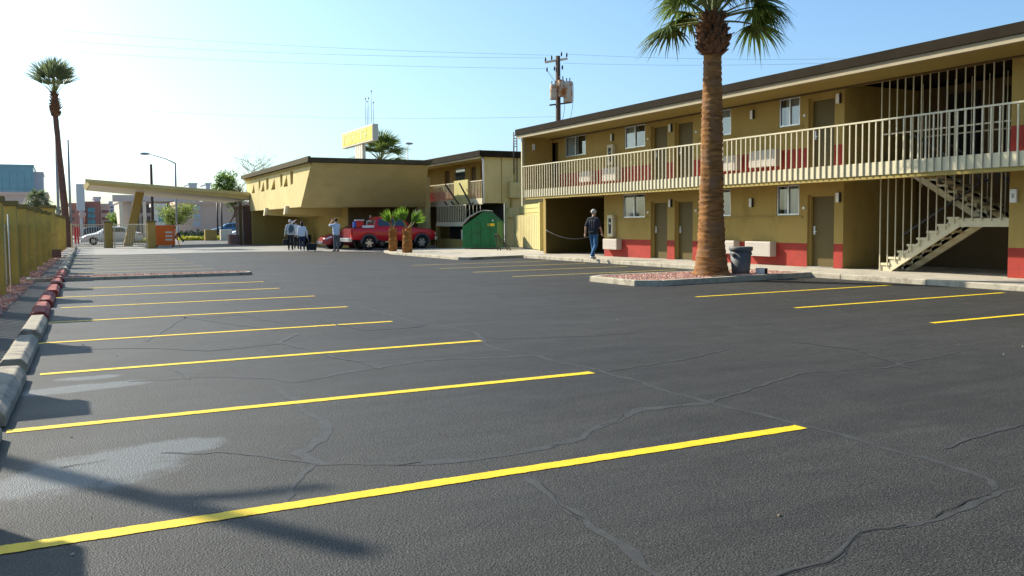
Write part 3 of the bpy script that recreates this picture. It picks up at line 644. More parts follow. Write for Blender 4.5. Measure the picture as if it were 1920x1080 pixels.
# ------------------------------------------------------------------ fenced corner, dumpster
FA, FB = Vector((20.35, 36.6, .11)), Vector((22.3, 43.2, .11)); FD = (FB-FA).normalized(); FN = Vector((-FD.y, FD.x, 0))
enc = thing('wooden_fence', 'pale yellow board fence beside the green dumpster', 'fence', FA, atan2(FD.y, FD.x)); FLn = (FB-FA).length
x = 0.0; k = 0
while x < FLn:
    m_ = MB(); t = .03+.004*rnd.random(); m_.box(x, x+.185, -.0+.012*(k % 2), t+.012*(k % 2), .03+.02*rnd.random(), 1.72+.03*rnd.random()); m_.build('board', 'wood_pale', enc); x += .2; k += 1
for z in (.4, 1.35): m_ = MB(); m_.box(0, FLn, -.06, -.005, z, z+.09); m_.build('rail', 'wood_pale', enc)
m_ = MB(); m_.box(-.22, -.02, -.12, .14, 0, 2.3); m_.build('post', 'panel_cream', enc)
m_ = MB(); m_.box(.0, FLn, -.36, -.3, 1.5, 2.3); m_.build('upper_panel', 'panel_cream', enc)
for z in (1.85, 2.08): m_ = MB(); m_.box(0, FLn, -.298, -.285, z, z+.02); m_.build('panel_joint', 'soffit', enc)
rk = thing('folding_rack', 'small dark folded metal stand leaning between dumpster and board fence', 'stand', (19.2, 38.2, .11))
for d in (0, .3):
    m_ = MB(rk.location); m_.bar((18.9, 38.1+d, .115), (18.75, 38.1+d, .9), .04, .04); m_.bar((18.75, 38.1+d, .9), (19.45, 38.1+d, .115), .04, .04); m_.build('frame', 'dark_metal', rk)
m_ = MB(rk.location); m_.bar((18.75, 38.09, .9), (18.75, 38.41, .9), .04, .04); m_.build('crossbar', 'dark_metal', rk)

du = thing('dumpster', 'green steel dumpster with sloped grey lid and yellow sticker', 'dumpster', (19.2, 41.1, .11), radians(-38)); 
# local: x along visible long side (towards right), side profile
prof = [(-.92, 0), (.92, 0), (.92, 1.35), (.35, 1.86), (.2, 1.88), (-.92, 1.12)]
m_ = MB(); m_.prism(prof, lambda u, v: (u, -.0, v+.06), lambda u, v: (u, 1.6, v+.06)); bd = m_.build('bin_body', 'green_paint', du, bevel=.02, fix=True)
for xx in (-.5, 0., .5):
    m_ = MB(); m_.box(xx-.03, xx+.03, -.035, -.001, .1, 1.28 if xx < -.3 else 1.4); m_.build('rib', 'green_paint', bd)
m_ = MB(); m_.box(-.95, .95, -.05, -.001, .07, .16); m_.build('base_rim', 'green_paint', bd)
m_ = MB(); lid = [(-.98, 1.20), (-.92, 1.22), (-.55, 1.62), (-.1, 1.88), (.2, 1.97), (.36, 1.95), (.36, 1.99), (.2, 2.015), (-.12, 1.93), (-.6, 1.67), (-.98, 1.28)]
m_.prism(lid, lambda u, v: (u, -.06, v), lambda u, v: (u, 1.66, v)); m_.build('lid', 'lid_grey', du, fix=True)
for y0 in (-.08,):
    m_ = MB(); m_.box(-1.02, -.925, .1, 1.5, .5, 1.0); m_.build('fork_pocket', 'lid_grey', du, bevel=.01)
m_ = MB(); m_.box(.42, .78, -.012, -.002, 1.18, 1.32); m_.build('sticker', 'yellow_sticker', bd)
m_ = MB(); m_.box(.66, .72, -.014, -.004, 1.42, 1.5); m_.build('sticker', 'white_paint', bd)

# ------------------------------------------------------------------ rear motel wing
wg = thing('rear_wing', 'two-storey mustard motel wing behind the dumpster with walkway and raised landing', 'building', (20.85, 44.1, 0)); W0 = wg.location
YW = 44.1; WX = 22.2; YE = 66
def bx(name, m, par, *a, bevel=0): k = MB(W0); k.box(*a); return k.build(name, m, par, bevel=bevel)
# left facade (facing -X), recessed behind walkway
mb = MB(W0); dw = [(46.6, 47.4, FL, 4.85), (48.0, 48.8, FL, 4.85), (52, 52.9, FL, 4.85)]; ww = [(44.9, 46.0, 3.9, 4.9), (49.6, 51.2, 3.9, 4.9)]
holes_wall(mb, lambda u, v, d: (WX+d, u, v), YW+.2, YE, 0, 5.2, dw+ww, .12); wlo = mb.build('wall', 'stucco', wg)
for a in dw: bx('door', 'trim_and_shade_brown', wg, WX+.1, WX+.15, *a)
for a in ww: f = bx('window', 'alu', wg, WX+.06, WX+.1, *a); bx('pane', 'car_glass', f, WX+.05, WX+.059, a[0]+.06, a[1]-.06, a[2]+.06, a[3]-.06)
bx('base_band', 'red_paint', wg, WX-.01, WX-.001, YW+.2, 46.55, FL, 3.5); bx('base_band', 'red_paint', wg, WX-.01, WX-.001, 48.85, YE, FL, 3.5); bx('base_band', 'red_paint', wg, WX-.01, WX-.001, 47.45, 47.95, FL, 3.5)
bx('end_wall', 'stucco_office', wg, 20.9, 27, YW, YW+.19, 2.56, 5.1); bx('end_wall_base', 'stucco_office', wg, 22.25, 27, YW, YW+.19, 0, 2.559)
bx('wall_batten', 'soffit', wg, 21.95, 22.0, YW-.03, YW-.001, 2.6, 5.1); bx('wall_batten', 'soffit', wg, 22.75, 22.8, YW-.03, YW-.001, 3.6, 5.1)
ub = bx('utility_box', 'stucco_office', wg, 22.35, 23.1, YW-.35, YW-.031, 2.85, 3.72, bevel=.02); bx('utility_box', 'stucco_office', wg, 22.3, 22.95, YW-.25, YW-.003, 1.75, 2.3, bevel=.02); bx('conduit', 'soffit', wg, 22.5, 22.58, YW-.12, YW-.04, 2.3, 2.85)
bx('conduit', 'dark_metal', wg, 22.9, 22.94, YW-.1, YW-.06, 3.72, 6.4)
rf = bx('roof', 'roof_dark', wg, 20.6, 27.2, YW-.25, YE, 5.2, 5.40); bx('roof_fascia', 'roof_dark', rf, 20.5, 20.598, YW-.3, YE, 5.12, 5.45)
bx('trim_board', 'cream', rf, 20.62, 20.72, YW-.02, YE, 5.03, 5.118); bx('soffit', 'soffit', rf, 20.72, WX+.1, YW+.2, YE, 5.1, 5.16)
bx('roof_fascia', 'roof_dark', rf, 20.602, 27.2, YW-.33, YW-.252, 5.11, 5.44)
k = MB(W0); k.tube([(20.75, YW-.05, 5.05), (20.8, YW-.1, 4.9), (20.82, YW-.1, 2.55)], .05, 8); k.build('downpipe', 'white_paint', wg)
d2 = bx('walkway_deck', 'concrete', wg, 20.93, WX-.011, YW+.2, YE, 2.58, FL); bx('deck_fascia', 'cream', d2, 20.85, 20.929, YW+.19, YE, 2.5, 2.84)
rr = bx('railing', 'cream_metal', wg, 20.86, 20.91, YW+.2, YE, 3.80, 3.85)
b2 = MB(); b2.box(-.015, .015, -.015, .015, 2.84, 3.80); B2 = b2.mesh('baluster', 'cream_metal')
for k in range(36): inst('baluster', B2, rr, (20.885-W0.x, YW+.35+.2*k-W0.y, 0))
bx('solid_panel', 'panel_cream', wg, 20.76, 20.845, 46.0, 48.0, 2.56, 3.95, bevel=.01)
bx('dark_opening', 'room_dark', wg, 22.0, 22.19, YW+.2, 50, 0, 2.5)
# raised landing and stairs
ld = bx('landing', 'cream', wg, 19.85, 20.84, 44.3, 48.6, 1.28, 1.52); lr = bx('landing_rail', 'cream_metal', wg, 19.86, 19.9, 44.3, 48.6, 2.44, 2.49)
b3 = MB(); b3.box(-.015, .015, -.015, .015, 1.52, 2.44); B3 = b3.mesh('baluster', 'cream_metal')
for k in range(18): inst('baluster', B3, lr, (19.88-W0.x, 44.36+.245*k-W0.y, 0))
for k in range(4): inst('baluster', B3, lr, (20.1+.22*k-W0.x, 44.33-W0.y, 0))
for (a, b) in (((20.3, 48.2, 3.75), (20.3, 46.2, 2.5)), ((20.5, 46.6, 3.75), (20.5, 44.9, 2.4)), ((20.4, 44.5, 2.6), (20.4, 45.6, 2.0)), ((20.3, 48.4, 2.75), (20.3, 46.0, 1.52)), ((20.75, 48.4, 2.75), (20.75, 46.0, 1.52))):
    k = MB(W0); k.bar(a, b, .06, .08); k.build('stair_rail', 'dark_metal', wg)
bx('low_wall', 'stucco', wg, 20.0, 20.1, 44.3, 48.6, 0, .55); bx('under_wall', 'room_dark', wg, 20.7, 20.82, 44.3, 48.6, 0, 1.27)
for y in (44.4, 48.5): bx('landing_post', 'stucco', wg, 19.9, 20.05, y, y+.12, 0, 1.279)
k = MB(W0); k.bar((19.2, 47.2, .02), (19.9, 48.7, 1.4), .05, .05); k.build('prop', 'stucco', wg)

# ------------------------------------------------------------------ motel office (slanted upper storey, carport below)
of = thing('motel_office', 'mustard office with slanted upper storey, triangular openings and carport beneath', 'building', (12.34, 48.2, 0)); F0 = of.location
X0, X1, Yt, Yb, Zb, Zt, YF = 12.34, 19.75, 48.2, 50.85, 2.48, 4.86, 67.6
def fx(name, m, par, *a, bevel=0): k = MB(F0); k.box(*a); return k.build(name, m, par, bevel=bevel)
# left face with triangular / slanted slots: build with polygon strips
def yt(z): return Yt + (Yb-Yt)*(Zt-z)/(Zt-Zb)
def yf(z): return YF - 1.4*(Zt-z)/(Zt-Zb)
slots = [[(64.55, 4.4), (64.3, 3.75), (65.4, 3.75)], [(62.85, 4.55), (62.15, 4.55), (62.3, 4.1), (62.9, 3.8)], [(61.15, 4.45), (60.95, 3.75), (62.1, 3.75)], [(60.3, 4.58), (59.5, 4.58), (59.6, 3.85), (60.3, 3.78)],
         [(57.7, 4.5), (57.5, 3.75), (58.85, 3.75)], [(56.05, 4.63), (55.35, 4.63), (55.45, 3.9), (56.0, 3.82)], [(54.2, 4.55), (54.0, 3.8), (55.2, 3.8)], [(53.3, 4.68), (52.5, 4.68), (52.65, 3.9), (53.25, 3.84)]]
outer = [(Yt, Zt), (yt(Zb), Zb), (yf(Zb), Zb), (YF, Zt)]
mb = MB(F0); mb.prism(outer, lambda u, v: (X0, u, v), lambda u, v: (X0+.35, u, v)); slab = mb.build('slotted_wall', 'stucco_office', of, fix=True)
cut = MB(F0)
for h in slots: cut.prism(h, lambda u, v: (X0-.3, u, v), lambda u, v: (X0+.8, u, v))
cut = cut.build('cutter', 'stucco_office', of, fix=True); bo = slab.modifiers.new('b', 'BOOLEAN'); bo.operation = 'DIFFERENCE'; bo.object = cut; bo.solver = 'EXACT'
bpy.context.view_layer.update(); dg = bpy.context.evaluated_depsgraph_get(); me = bpy.data.meshes.new_from_object(slab.evaluated_get(dg)); slab.modifiers.clear(); slab.data = me; bpy.data.objects.remove(cut)
mb = MB(F0)
XT = 19.2; XB = 20.05
mb.quad((X0+.002, Yt-.003, Zt), (XT, Yt-.003, Zt), (XB, Yb-.003, Zb), (X0+.002, Yb-.003, Zb)); mb.quad((XT, Yt, Zt), (XT, YF, Zt), (XB, yf(Zb), Zb), (XB, Yb, Zb)); mb.quad((X0+.36, YF, Zt), (X0+.36, yf(Zb), Zb), (XB, yf(Zb), Zb), (XT, YF, Zt))
upper = mb.build('upper_storey', 'stucco_office', of)
m_ = MB(F0); m_.quad((X0+.40, 51.3, 2.6), (X0+.40, YF-1.6, 2.6), (X0+.40, YF-1.6, Zt), (X0+.40, 51.3, Zt)); m_.build('slot_backing', 'trim_and_shade_brown', upper)
m_ = MB(F0); m_.quad((X0, Yb, Zb-.004), (X1, Yb, Zb-.004), (X1, yf(Zb), Zb-.004), (X0, yf(Zb), Zb-.004)); m_.build('ceiling', 'stucco_office', upper)
rf2 = fx('roof', 'roof_office', of, X0-.15, 19.3, Yt-.18, YF+.2, Zt+.001, Zt+.22); 
m_ = MB(F0); m_.prism([(X0-.26, Zt+.02), (19.25, Zt+.02), (19.42, Zt+.27), (X0-.26, Zt+.27)], lambda u, v: (u, Yt-.19, v), lambda u, v: (u, Yt-.32, v)); m_.build('roof_fascia', 'roof_office', rf2, fix=True)
m_ = MB(F0); m_.prism([(Yt-.33, Zt+.02), (YF+.3, Zt+.02), (YF+.3, Zt+.28), (Yt-.5, Zt+.32)], lambda u, v: (X0-.16, u, v), lambda u, v: (X0-.30, u, v)); m_.build('roof_fascia', 'roof_office', rf2, fix=True)
m_ = MB(F0); m_.box(X0-.1, X0-.003, Yt, YF, Zt-.12, Zt+.018); m_.build('trim_board', 'soffit', rf2)
# beams under (cream beam ends), carport walls
for y in (60.0, 54.0):
    b_ = MB(F0); b_.prism([(X0-.18, Zb), (X1, Zb-.003), (X1, Zb-.85), (X0-.05, Zb-.36)], lambda u, v: (u, y-.15, v), lambda u, v: (u, y+.15, v)); bo = b_.build('beam', 'stucco_office', of, fix=True)
    c_ = MB(F0); c_.hexa([(X0-.28, y-.17, Zb-.40), (X0-.1, y-.17, Zb-.36), (X0-.1, y+.17, Zb-.36), (X0-.28, y+.17, Zb-.40)], [(X0-.2, y-.17, Zb+.12), (X0-.004, y-.17, Zb+.12), (X0-.004, y+.17, Zb+.12), (X0-.2, y+.17, Zb+.12)]); c_.build('beam_end', 'cream', bo)
fx('far_wall', 'stucco', of, X0, X1, 65.6, 65.8, 0, Zb-.002)
fx('side_wall', 'stucco', of, 15.6, 15.8, 52.5, 65.6, 0, Zb-.002)
fx('front_wall', 'trim_and_shade_brown', of, 15.6, 20.09, 52.3, 52.49, 0, Zb-.003)
fx('side_pier', 'stucco_office', of, 20.1, 20.4, 50.9, 53, 0, 4.3)
fx('dark_door', 'room_dark', of, 18.4, 19.2, 52.25, 52.299, .02, 2.1)
fx('wall_lamp', 'lamp_white', of, 16.9, 17.02, 52.2, 52.299, 1.7, 2.0, bevel=.01)
e1 = fx('entrance_block', 'brick_brown', of, 11.9, 12.9, 66.4, 69.8, 0, 2.9); fx('corner_post', 'trim_and_shade_brown', e1, 11.55, 11.75, 66.2, 66.4, 0, 2.9)
fx('stone_pier', 'stone_red', of, 11.2, 11.85, 68.6, 69.4, 0, .75, bevel=.02)
for k in range(3): fx('mullion', 'steel_grey', of, 11.86, 11.895, 66.7+k*.9, 66.78+k*.9, .1, 2.6)
# canopy slab tapering to the left, carried by a leaning column
cn = thing('entrance_canopy', 'long tapering mustard canopy on a leaning column over the driveway', 'canopy', (4.2, 69, 0)); N0 = cn.location
def cz(x, zl, zr): return zl + (zr-zl)*(x-1.6)/(12.3-1.6)
m_ = MB(N0)
m_.hexa([(1.75, 66.15, 4.30), (12.3, 66.15, 3.32), (12.3, 77, 3.32), (1.75, 77, 4.30)], [(1.58, 66.0, 4.62), (12.3, 66.0, 3.80), (12.3, 77.1, 3.80), (1.58, 77.1, 4.62)]); m_.build('canopy_slab', 'stucco_office', cn)
m_ = MB(N0); m_.quad((1.85, 66.3, 4.285), (1.85, 76.9, 4.285), (12.28, 76.9, 3.315), (12.28, 66.3, 3.315)); m_.build('underside', 'sign_cream', cn)
m_ = MB(N0); m_.hexa([(1.50, 65.92, 4.44), (12.3, 65.92, 3.60), (12.3, 65.995, 3.60), (1.50, 65.995, 4.44)], [(1.50, 65.92, 4.66), (12.3, 65.92, 3.83), (12.3, 65.995, 3.83), (1.50, 65.995, 4.66)]); m_.build('edge_trim', 'stucco_office', cn)
m_ = MB(N0); m_.hexa([(3.9, 69.0, 0), (4.5, 69.0, 0), (4.5, 69.5, 0), (3.9, 69.5, 0)], [(4.85, 69.0, 3.95), (5.4, 69.0, 3.88), (5.4, 69.5, 3.88), (4.85, 69.5, 3.95)]); m_.build('leaning_column', 'stucco', cn)

# gate with two pillars, orange news box
for k, (px, py, nm) in enumerate(((205, 465, 'mustard gate pillar in front of the white car'), (285, 466, 'mustard gate pillar beside the orange box'))):
    g = G(px, py); o = thing('gate_pillar', nm, 'pillar', (g.x, g.y, 0), group='gate pillars at the driveway')
    m_ = MB(); m_.box(-.24, .24, -.24, .24, 0, 1.68); m_.build('shaft', 'stucco', o, bevel=.02); m_ = MB(); m_.box(-.3, .3, -.3, .3, 1.68, 1.80); m_.build('cap', 'cap_olive', o, bevel=.01)
def gate(a, b, nm, h=1.62):
    a, b = Vector(a), Vector(b); o = thing('iron_gate', nm, 'gate', a); L = (b-a).length
    for z in (.12, h-.05): m_ = MB(a); m_.bar(a+Vector((0, 0, z)), b+Vector((0, 0, z)), .05, .05); m_.build('rail', 'cream_metal', o)
    n = int(L/.17)
    for k in range(1, n): q = a.lerp(b, k/n); m_ = MB(a); m_.box(q.x-.014, q.x+.014, q.y-.014, q.y+.014, .1, h); m_.build('picket', 'cream_metal', o)
    for q in (a, b): m_ = MB(a); m_.box(q.x-.04, q.x+.04, q.y-.04, q.y+.04, 0, h+.06); m_.build('post', 'cream_metal', o)
gate((0.55, 66.2, 0), (2.5, 65.0, 0), 'cream iron gate between the fence end and first gate pillar'); gate((3.1, 64.5, 0), (4.85, 61.4, 0), 'cream iron gate panel between the two gate pillars')
ob = thing('news_box', 'bright orange free-standing box beside the gate pillar', 'box', (6.3, 64.6, 0), radians(-12))
m_ = MB(); m_.prism([(-.68, .12), (.6, .12), (.6, 1.42), (.45, 1.5), (-.68, 1.5)], lambda u, v: (u, -.35, v), lambda u, v: (u, .35, v)); m_.build('cabinet', 'orange_paint', ob, bevel=.02, fix=True)
for z in (.45, .7, .95): m_ = MB(); m_.box(.05, .5, -.362, -.351, z, z+.12); m_.build('slot', 'sign_cream', ob)
for x in (-.55, .5): m_ = MB(); m_.box(x-.04, x+.04, -.2, .2, 0, .119); m_.build('foot', 'dark_metal', ob)
m_ = MB(); m_.bar((.62, -.3, 1.45), (.95, -.3, 0), .05, .05); m_.build('brace', 'orange_paint', ob)

# ------------------------------------------------------------------ vegetation
def fan_frond(elev, seed, pet=1.0, fan=0.75, nl=30, lod=4, spread=2.0, droop=1.0, wl=.05, roll=None):
    """fan palm leaf for azimuth 0 (towards +X)"""
    r = random.Random(seed); mb = MB(); e = elev + r.uniform(-.12, .12)
    d = Vector((cos(e), 0, sin(e))); P = []
    for k in range(6):
        t = k/5; P.append(d*pet*t + Vector((0, 0, -0.18*droop*pet*t*t*cos(e))))
    mb.cm = 1; mb.tube(P, [.03*(1-.55*k/5) for k in range(6)], 5, False); mb.cm = 0
    base = P[-1]; ax = (P[-1]-P[-2]).normalized(); side = Vector((0, 1, 0)); nrm = ax.cross(side).normalized()
    roll = r.uniform(-.5, .5) if roll is None else roll; s2 = side*cos(roll)+nrm*sin(roll); n2 = nrm*cos(roll)-side*sin(roll)
    for k in range(nl):
        a = -spread + 2*spread*k/(nl-1) + r.uniform(-.03, .03)
        dr = ax*cos(a)+s2*sin(a); L = fan*(1 - .32*(abs(a)/spread)**2)*r.uniform(.88, 1.08)
        wv = dr.cross(n2).normalized(); prev = None; rr = r.uniform(.6, 1.5)*droop; sw = r.uniform(-.1, .1)
        for j in range(lod+1):
            t = j/lod; p = base + dr*L*t + Vector((0, 0, -.42*rr*L*t**2.6)) - n2*(.12*L*t*t) + wv*sw*L*t*t
            fold = n2*(.018 if k % 2 else -.018)*(1-t); ww = (wl*(.35+1.5*t) if t < .45 else wl*1.02*(1-t)/.55)*fan/.75 + .002
            i = mb.pts([p-wv*ww/2+fold, p+wv*ww/2-fold])
            if prev is not None: mb.face((prev, i, i+1, prev+1), True)
            prev = i
    return mb
def palm(name, label, loc, trunk_pts, trunk_r, crown_h, fr, bulb, lean=(0, 0), leafm='palm_leaf', trm='palm_trunk', far=False, seed=1, group=None, pet=1.0, fan=.75, nfr=34, nl=30, elev=None, skip=None, droop=1.0, spread=2.0):
    r = random.Random(seed); root = thing(name, label, 'palm tree', loc, group=group)
    # trunk: rings
    mb = MB(); H = crown_h; n = 40 if not far else 14; m = int(H/.045) if not far else int(H/.25); prev = None
    def rad(z):
        for (a, ra), (b, rb) in zip(zip(trunk_pts, trunk_r), zip(trunk_pts[1:], trunk_r[1:])):
            if a <= z <= b: t = (z-a)/(b-a); t = t*t*(3-2*t); return ra+(rb-ra)*t
        return trunk_r[-1]
    for k in range(m+1):
        z = H*k/m; R = rad(z); ring = (.020 if k % 3 else -.014)*(0.3+1.4*abs(noise.noise((z*3, seed, 0)))) if not far else 0
        i = mb.pts([(lean[0]*z/H + (R*(1+.05*noise.noise((cos(2*pi*j/n)*1.5, sin(2*pi*j/n)*1.5, z*1.3+seed))) + ring + .014*noise.noise((cos(2*pi*j/n)*6, sin(2*pi*j/n)*6, z*9)))*cos(2*pi*j/n),
                     lean[1]*z/H + (R*(1+.05*noise.noise((cos(2*pi*j/n)*1.5, sin(2*pi*j/n)*1.5, z*1.3+seed))) + ring + .014*noise.noise((cos(2*pi*j/n)*6, sin(2*pi*j/n)*6, z*9)))*sin(2*pi*j/n), z + (.02*noise.noise((j*.3, z*2, 5)) if 0 < k < m else 0)) for j in range(n)])
        if prev is not None:
            for j in range(n): mb.face((prev+j, prev+(j+1) % n, i+(j+1) % n, i+j), True)
        prev = i
    mb.face([prev+j for j in range(n)]); mb.build('trunk', trm, root)
    top = Vector((lean[0], lean[1], H))
    if bulb:
        z0, z1, rb, nb = bulb; mb = MB()
        mb.tube([top+Vector((0, 0, z0-.0)), top+Vector((0, 0, z0*.6+z1*.4)), top+Vector((0, 0, z1))], [rb*.45, rb*.72, rb*.4], 12)
        for k in range(nb):
            a = r.uniform(0, 6.3); t = (k+.5)/nb; z = z0+(z1-z0)*t; R = rb*(.55+.45*sin(pi*min(1, t*1.05+.12)))*r.uniform(.75, 1.0)
            c = top+Vector((cos(a)*R*.75, sin(a)*R*.75, z)); o_ = Vector((cos(a), sin(a), 0)); s_ = Vector((-sin(a), cos(a), 0)); u = (o_*r.uniform(.35, .9)+Vector((0, 0, r.uniform(.3, 1.0)))).normalized(); L = rb*r.uniform(.35, .62); w_ = rb*r.uniform(.10, .2)
            b_ = [c-s_*w_-o_*.03, c+s_*w_-o_*.03, c+s_*w_+o_*.04, c-s_*w_+o_*.04]; tt = c+u*L; w2 = w_*.5
            mb.hexa(b_, [tt-s_*w2-o_*.015, tt+s_*w2-o_*.015, tt+s_*w2+o_*.015, tt-s_*w2+o_*.015])
        mb.build('leaf_bases', 'leaf_base', root)
    el = elev or [1.35, 1.05, .7, .35, 0.0, -.35, -.7]
    var = {}
    for q, e in enumerate(el):
        for s in range(3 if not far else 2):
            k = fan_frond(e, seed*100+q*10+s, pet, fan, nl, 4 if not far else 3, droop=droop, spread=spread); var[(q, s)] = k.mesh('frond', [leafm, 'petiole'])
    for k in range(nfr):
        q = k % len(el); a = k*2.39996 + r.uniform(-.25, .25); s = r.randrange(3 if not far else 2)
        if skip and q >= len(el)-3 and abs((a-skip+pi) % (2*pi)-pi) < .8: continue
        inst('frond', var[(q, s)], root, top+Vector((.05*cos(a), .05*sin(a), (bulb[1] if bulb else 0)-.15+.3*(1-q/len(el)))), a)
    return root
PLM = palm('fan_palm', 'tall fan palm with thick brown trunk on the gravel island before the motel', (14.23, 17.0, .1), [0, .25, .8, 1.6, 3.2, 5.5], [.455, .395, .325, .295, .255, .21], 5.5, None, (-0.12, .78, .42, 340), (0.02, 0, 0), seed=3, pet=1.1, fan=.9, nfr=52, nl=32, elev=[1.35, 1.1, .9, .7, .5, .3, .1], skip=4.25)
# shed bark at the foot
m_ = MB((14.0, 16.4, .11)); m_.bar((13.7, 16.35, .13), (14.3, 16.4, .14), .09, .03); tag(m_.build('bark_strip', 'bark'), 'fallen strip of dark bark at the foot of the big palm', 'bark')

g1, g2 = G(737, 475), G(764, 478)
def stub(loc, h, rr, seed, label, fr):
    r = random.Random(seed); root = thing('young_palm', label, 'palm tree', (loc.x, loc.y, .1), group='young palms by the concrete pad')
    mb = MB(); mb.tube([(0, 0, 0), (0, 0, h*.3), (0, 0, h*.8), (0, 0, h)], [rr*.9, rr*.95, rr*.75, rr*.3], 14)
    for k in range(170):
        a = r.uniform(0, 6.3); z = h*(k+.3)/170; R = rr*(.95-.25*z/h); c = Vector((cos(a)*R*.85, sin(a)*R*.85, z)); o_ = Vector((cos(a), sin(a), 0)); s_ = Vector((-sin(a), cos(a), 0)); L = r.uniform(.07, .15); w_ = r.uniform(.025, .05); u = (o_*.45+Vector((0, 0, 1))).normalized()
        b_ = [c-s_*w_-o_*.02, c+s_*w_-o_*.02, c+s_*w_+o_*.03, c-s_*w_+o_*.03]; tt = c+u*L
        mb.hexa(b_, [tt-s_*w_*.5, tt+s_*w_*.5, tt+s_*w_*.5+o_*.02, tt-s_*w_*.5+o_*.02])
    mb.build('trunk', 'palm_trunk_boots', root)
    for k, (a, e) in enumerate(fr):
        me = fan_frond(e, seed*50+k, .5, .72, 18, 4, .72, .12, .06, 1.3 if k % 2 else -1.25).mesh('frond', ['palm_leaf_young', 'petiole']); inst('frond', me, root, (0, 0, h-.08), a)
stub(g1, 1.05, .21, 11, 'shorter of two young palms in front of the red pickup', [(2.8, 1.15), (-.4, 1.3), (4.0, 1.45)])
stub(g2, 1.12, .24, 12, 'taller young palm with spread fronds in front of the red pickup', [(2.66, 1.1), (2.9, 1.42), (-.48, .85), (-.7, 1.1)])
palm('fan_palm', 'very tall slim palm standing behind the left fence against white sky', (0.35, 69, 0), [0, 3, 8, 13], [.29, .235, .18, .15], 9.3, None, (-0.2, 1.4, .42, 120), (-.5, 0, 0), 'palm_leaf_far', 'palm_trunk_far', True, 5, None, 1.1, 1.6, 30, 11, [1.5, 1.35, 1.15, 1.0, .82], droop=.22, spread=.85)
q = onY(713, 285, 76); palm('fan_palm', 'palm crown rising behind the office roof below the yellow sign', (q.x, q.y, 0), [0, 3, 8], [.4, .3, .25], q.z-1.6, None, (-.3, .8, .45, 80), (0, 0, 0), 'palm_leaf', 'palm_trunk', True, 6, None, 1.5, 1.7, 34, 15, [1.35, 1.05, .75, .5, .25], droop=.35, spread=1.3)
q = onY(70, 375, 100); palm('fan_palm', 'small dark palm before the blue glass building', (q.x, q.y, 0), [0, 3, 8], [.4, .35, .3], q.z-.9, None, (-.4, .7, .5, 60), (0, 0, 0), 'palm_leaf_far', 'palm_trunk_far', True, 7, None, .8, .9, 36, 20, [1.3, .95, .6, .3, 0, -.4])
q = onY(103, 395, 85); palm('fan_palm', 'low dark palm just left of the tall slim palm', (q.x, q.y, 0), [0, 3, 8], [.3, .25, .22], q.z-.5, None, None, (0, 0, 0), 'palm_leaf_far', 'palm_trunk_far', True, 8, None, .5, .6, 24, 18, [1.3, .9, .4, 0])

def tree(name, label, loc, h, rx, rz, leafm, seed, nleaf, trunk_h, lsize=.16, bark_='bark', group=None, bare=False):
    r = random.Random(seed); root = thing(name, label, 'tree', loc, group=group); mb = MB(); tips = []
    def branch(p, d, L, rad, lv):
        P = [p]; q = p.copy(); dd = d.copy()
        for k in range(4):
            dd = (dd + Vector((r.uniform(-.25, .25), r.uniform(-.25, .25), r.uniform(-.05, .2)))).normalized(); q = q+dd*L/4; P.append(q.copy())
        mb.tube(P, [rad*(1-.12*k) for k in range(5)], 6 if lv < 2 else 4, False)
        if lv >= (4 if bare else 3): tips.append(q); return
        for k in range(r.choice((3, 4)) if lv else 5):
            a = r.uniform(0, 6.3); n_ = Vector((cos(a), sin(a), r.uniform(-.1, .5))); branch(P[r.choice((2, 3, 4))], (dd*.55+n_*.9*Vector((rx/rz, rx/rz, 1)).x).normalized(), L*r.uniform(.55, .8), rad*.55, lv+1)
        tips.append(q)
    branch(Vector((0, 0, 0)), Vector((.05, 0, 1)), trunk_h, .018*h+.03, 0); mb.build('trunk', bark_, root)
    cz_ = h-rz; lf = MB()
    for k in range(nleaf):
        t = tips[r.randrange(len(tips))]; p = t+Vector((r.gauss(0, .32), r.gauss(0, .32), r.gauss(0, .28)))*(rx*.42)
        e = (p.x/rx)**2+(p.y/rx)**2+((p.z-cz_)/rz)**2
        if e > 1.25 or p.z < trunk_h*.8: continue
        a = Vector((r.gauss(0, 1), r.gauss(0, 1), r.gauss(0, 1))).normalized(); b = a.orthogonal().normalized()*lsize*r.uniform(.5, 1); a = a*lsize*r.uniform(.6, 1.3)
        lf.quad(p-a*.5, p+b*.5, p+a*.5, p-b*.5)
    if nleaf: lf.build('crown', leafm, root)
    return root
q = onY(335, 440, 98); tree('street_tree', 'airy green mesquite tree in front of the beige building', (q.x, q.y, 0), 5.0, 2.6, 1.9, 'leaf_mesquite', 21, 3400, 2.0, .17)
q = onY(418, 440, 112); tree('street_tree', 'leafy green tree rising behind the canopy', (q.x, q.y, 0), 8.3, 2.3, 2.6, 'leaf_tree', 22, 6000, 3.6, .30)
q = onY(480, 440, 105); tree('bare_tree', 'nearly bare pale twiggy tree behind the office', (q.x, q.y, 0), 10.5, 4.2, 4.0, 'leaf_mesquite', 23, 900, 4.2, .15, 'twig', bare=True)
q = onY(218, 420, 140); tree('street_tree', 'grey green tree behind the white car', (q.x, q.y, 0), 4.8, 2.4, 1.8, 'leaf_tree', 24, 3000, 1.8, .28)
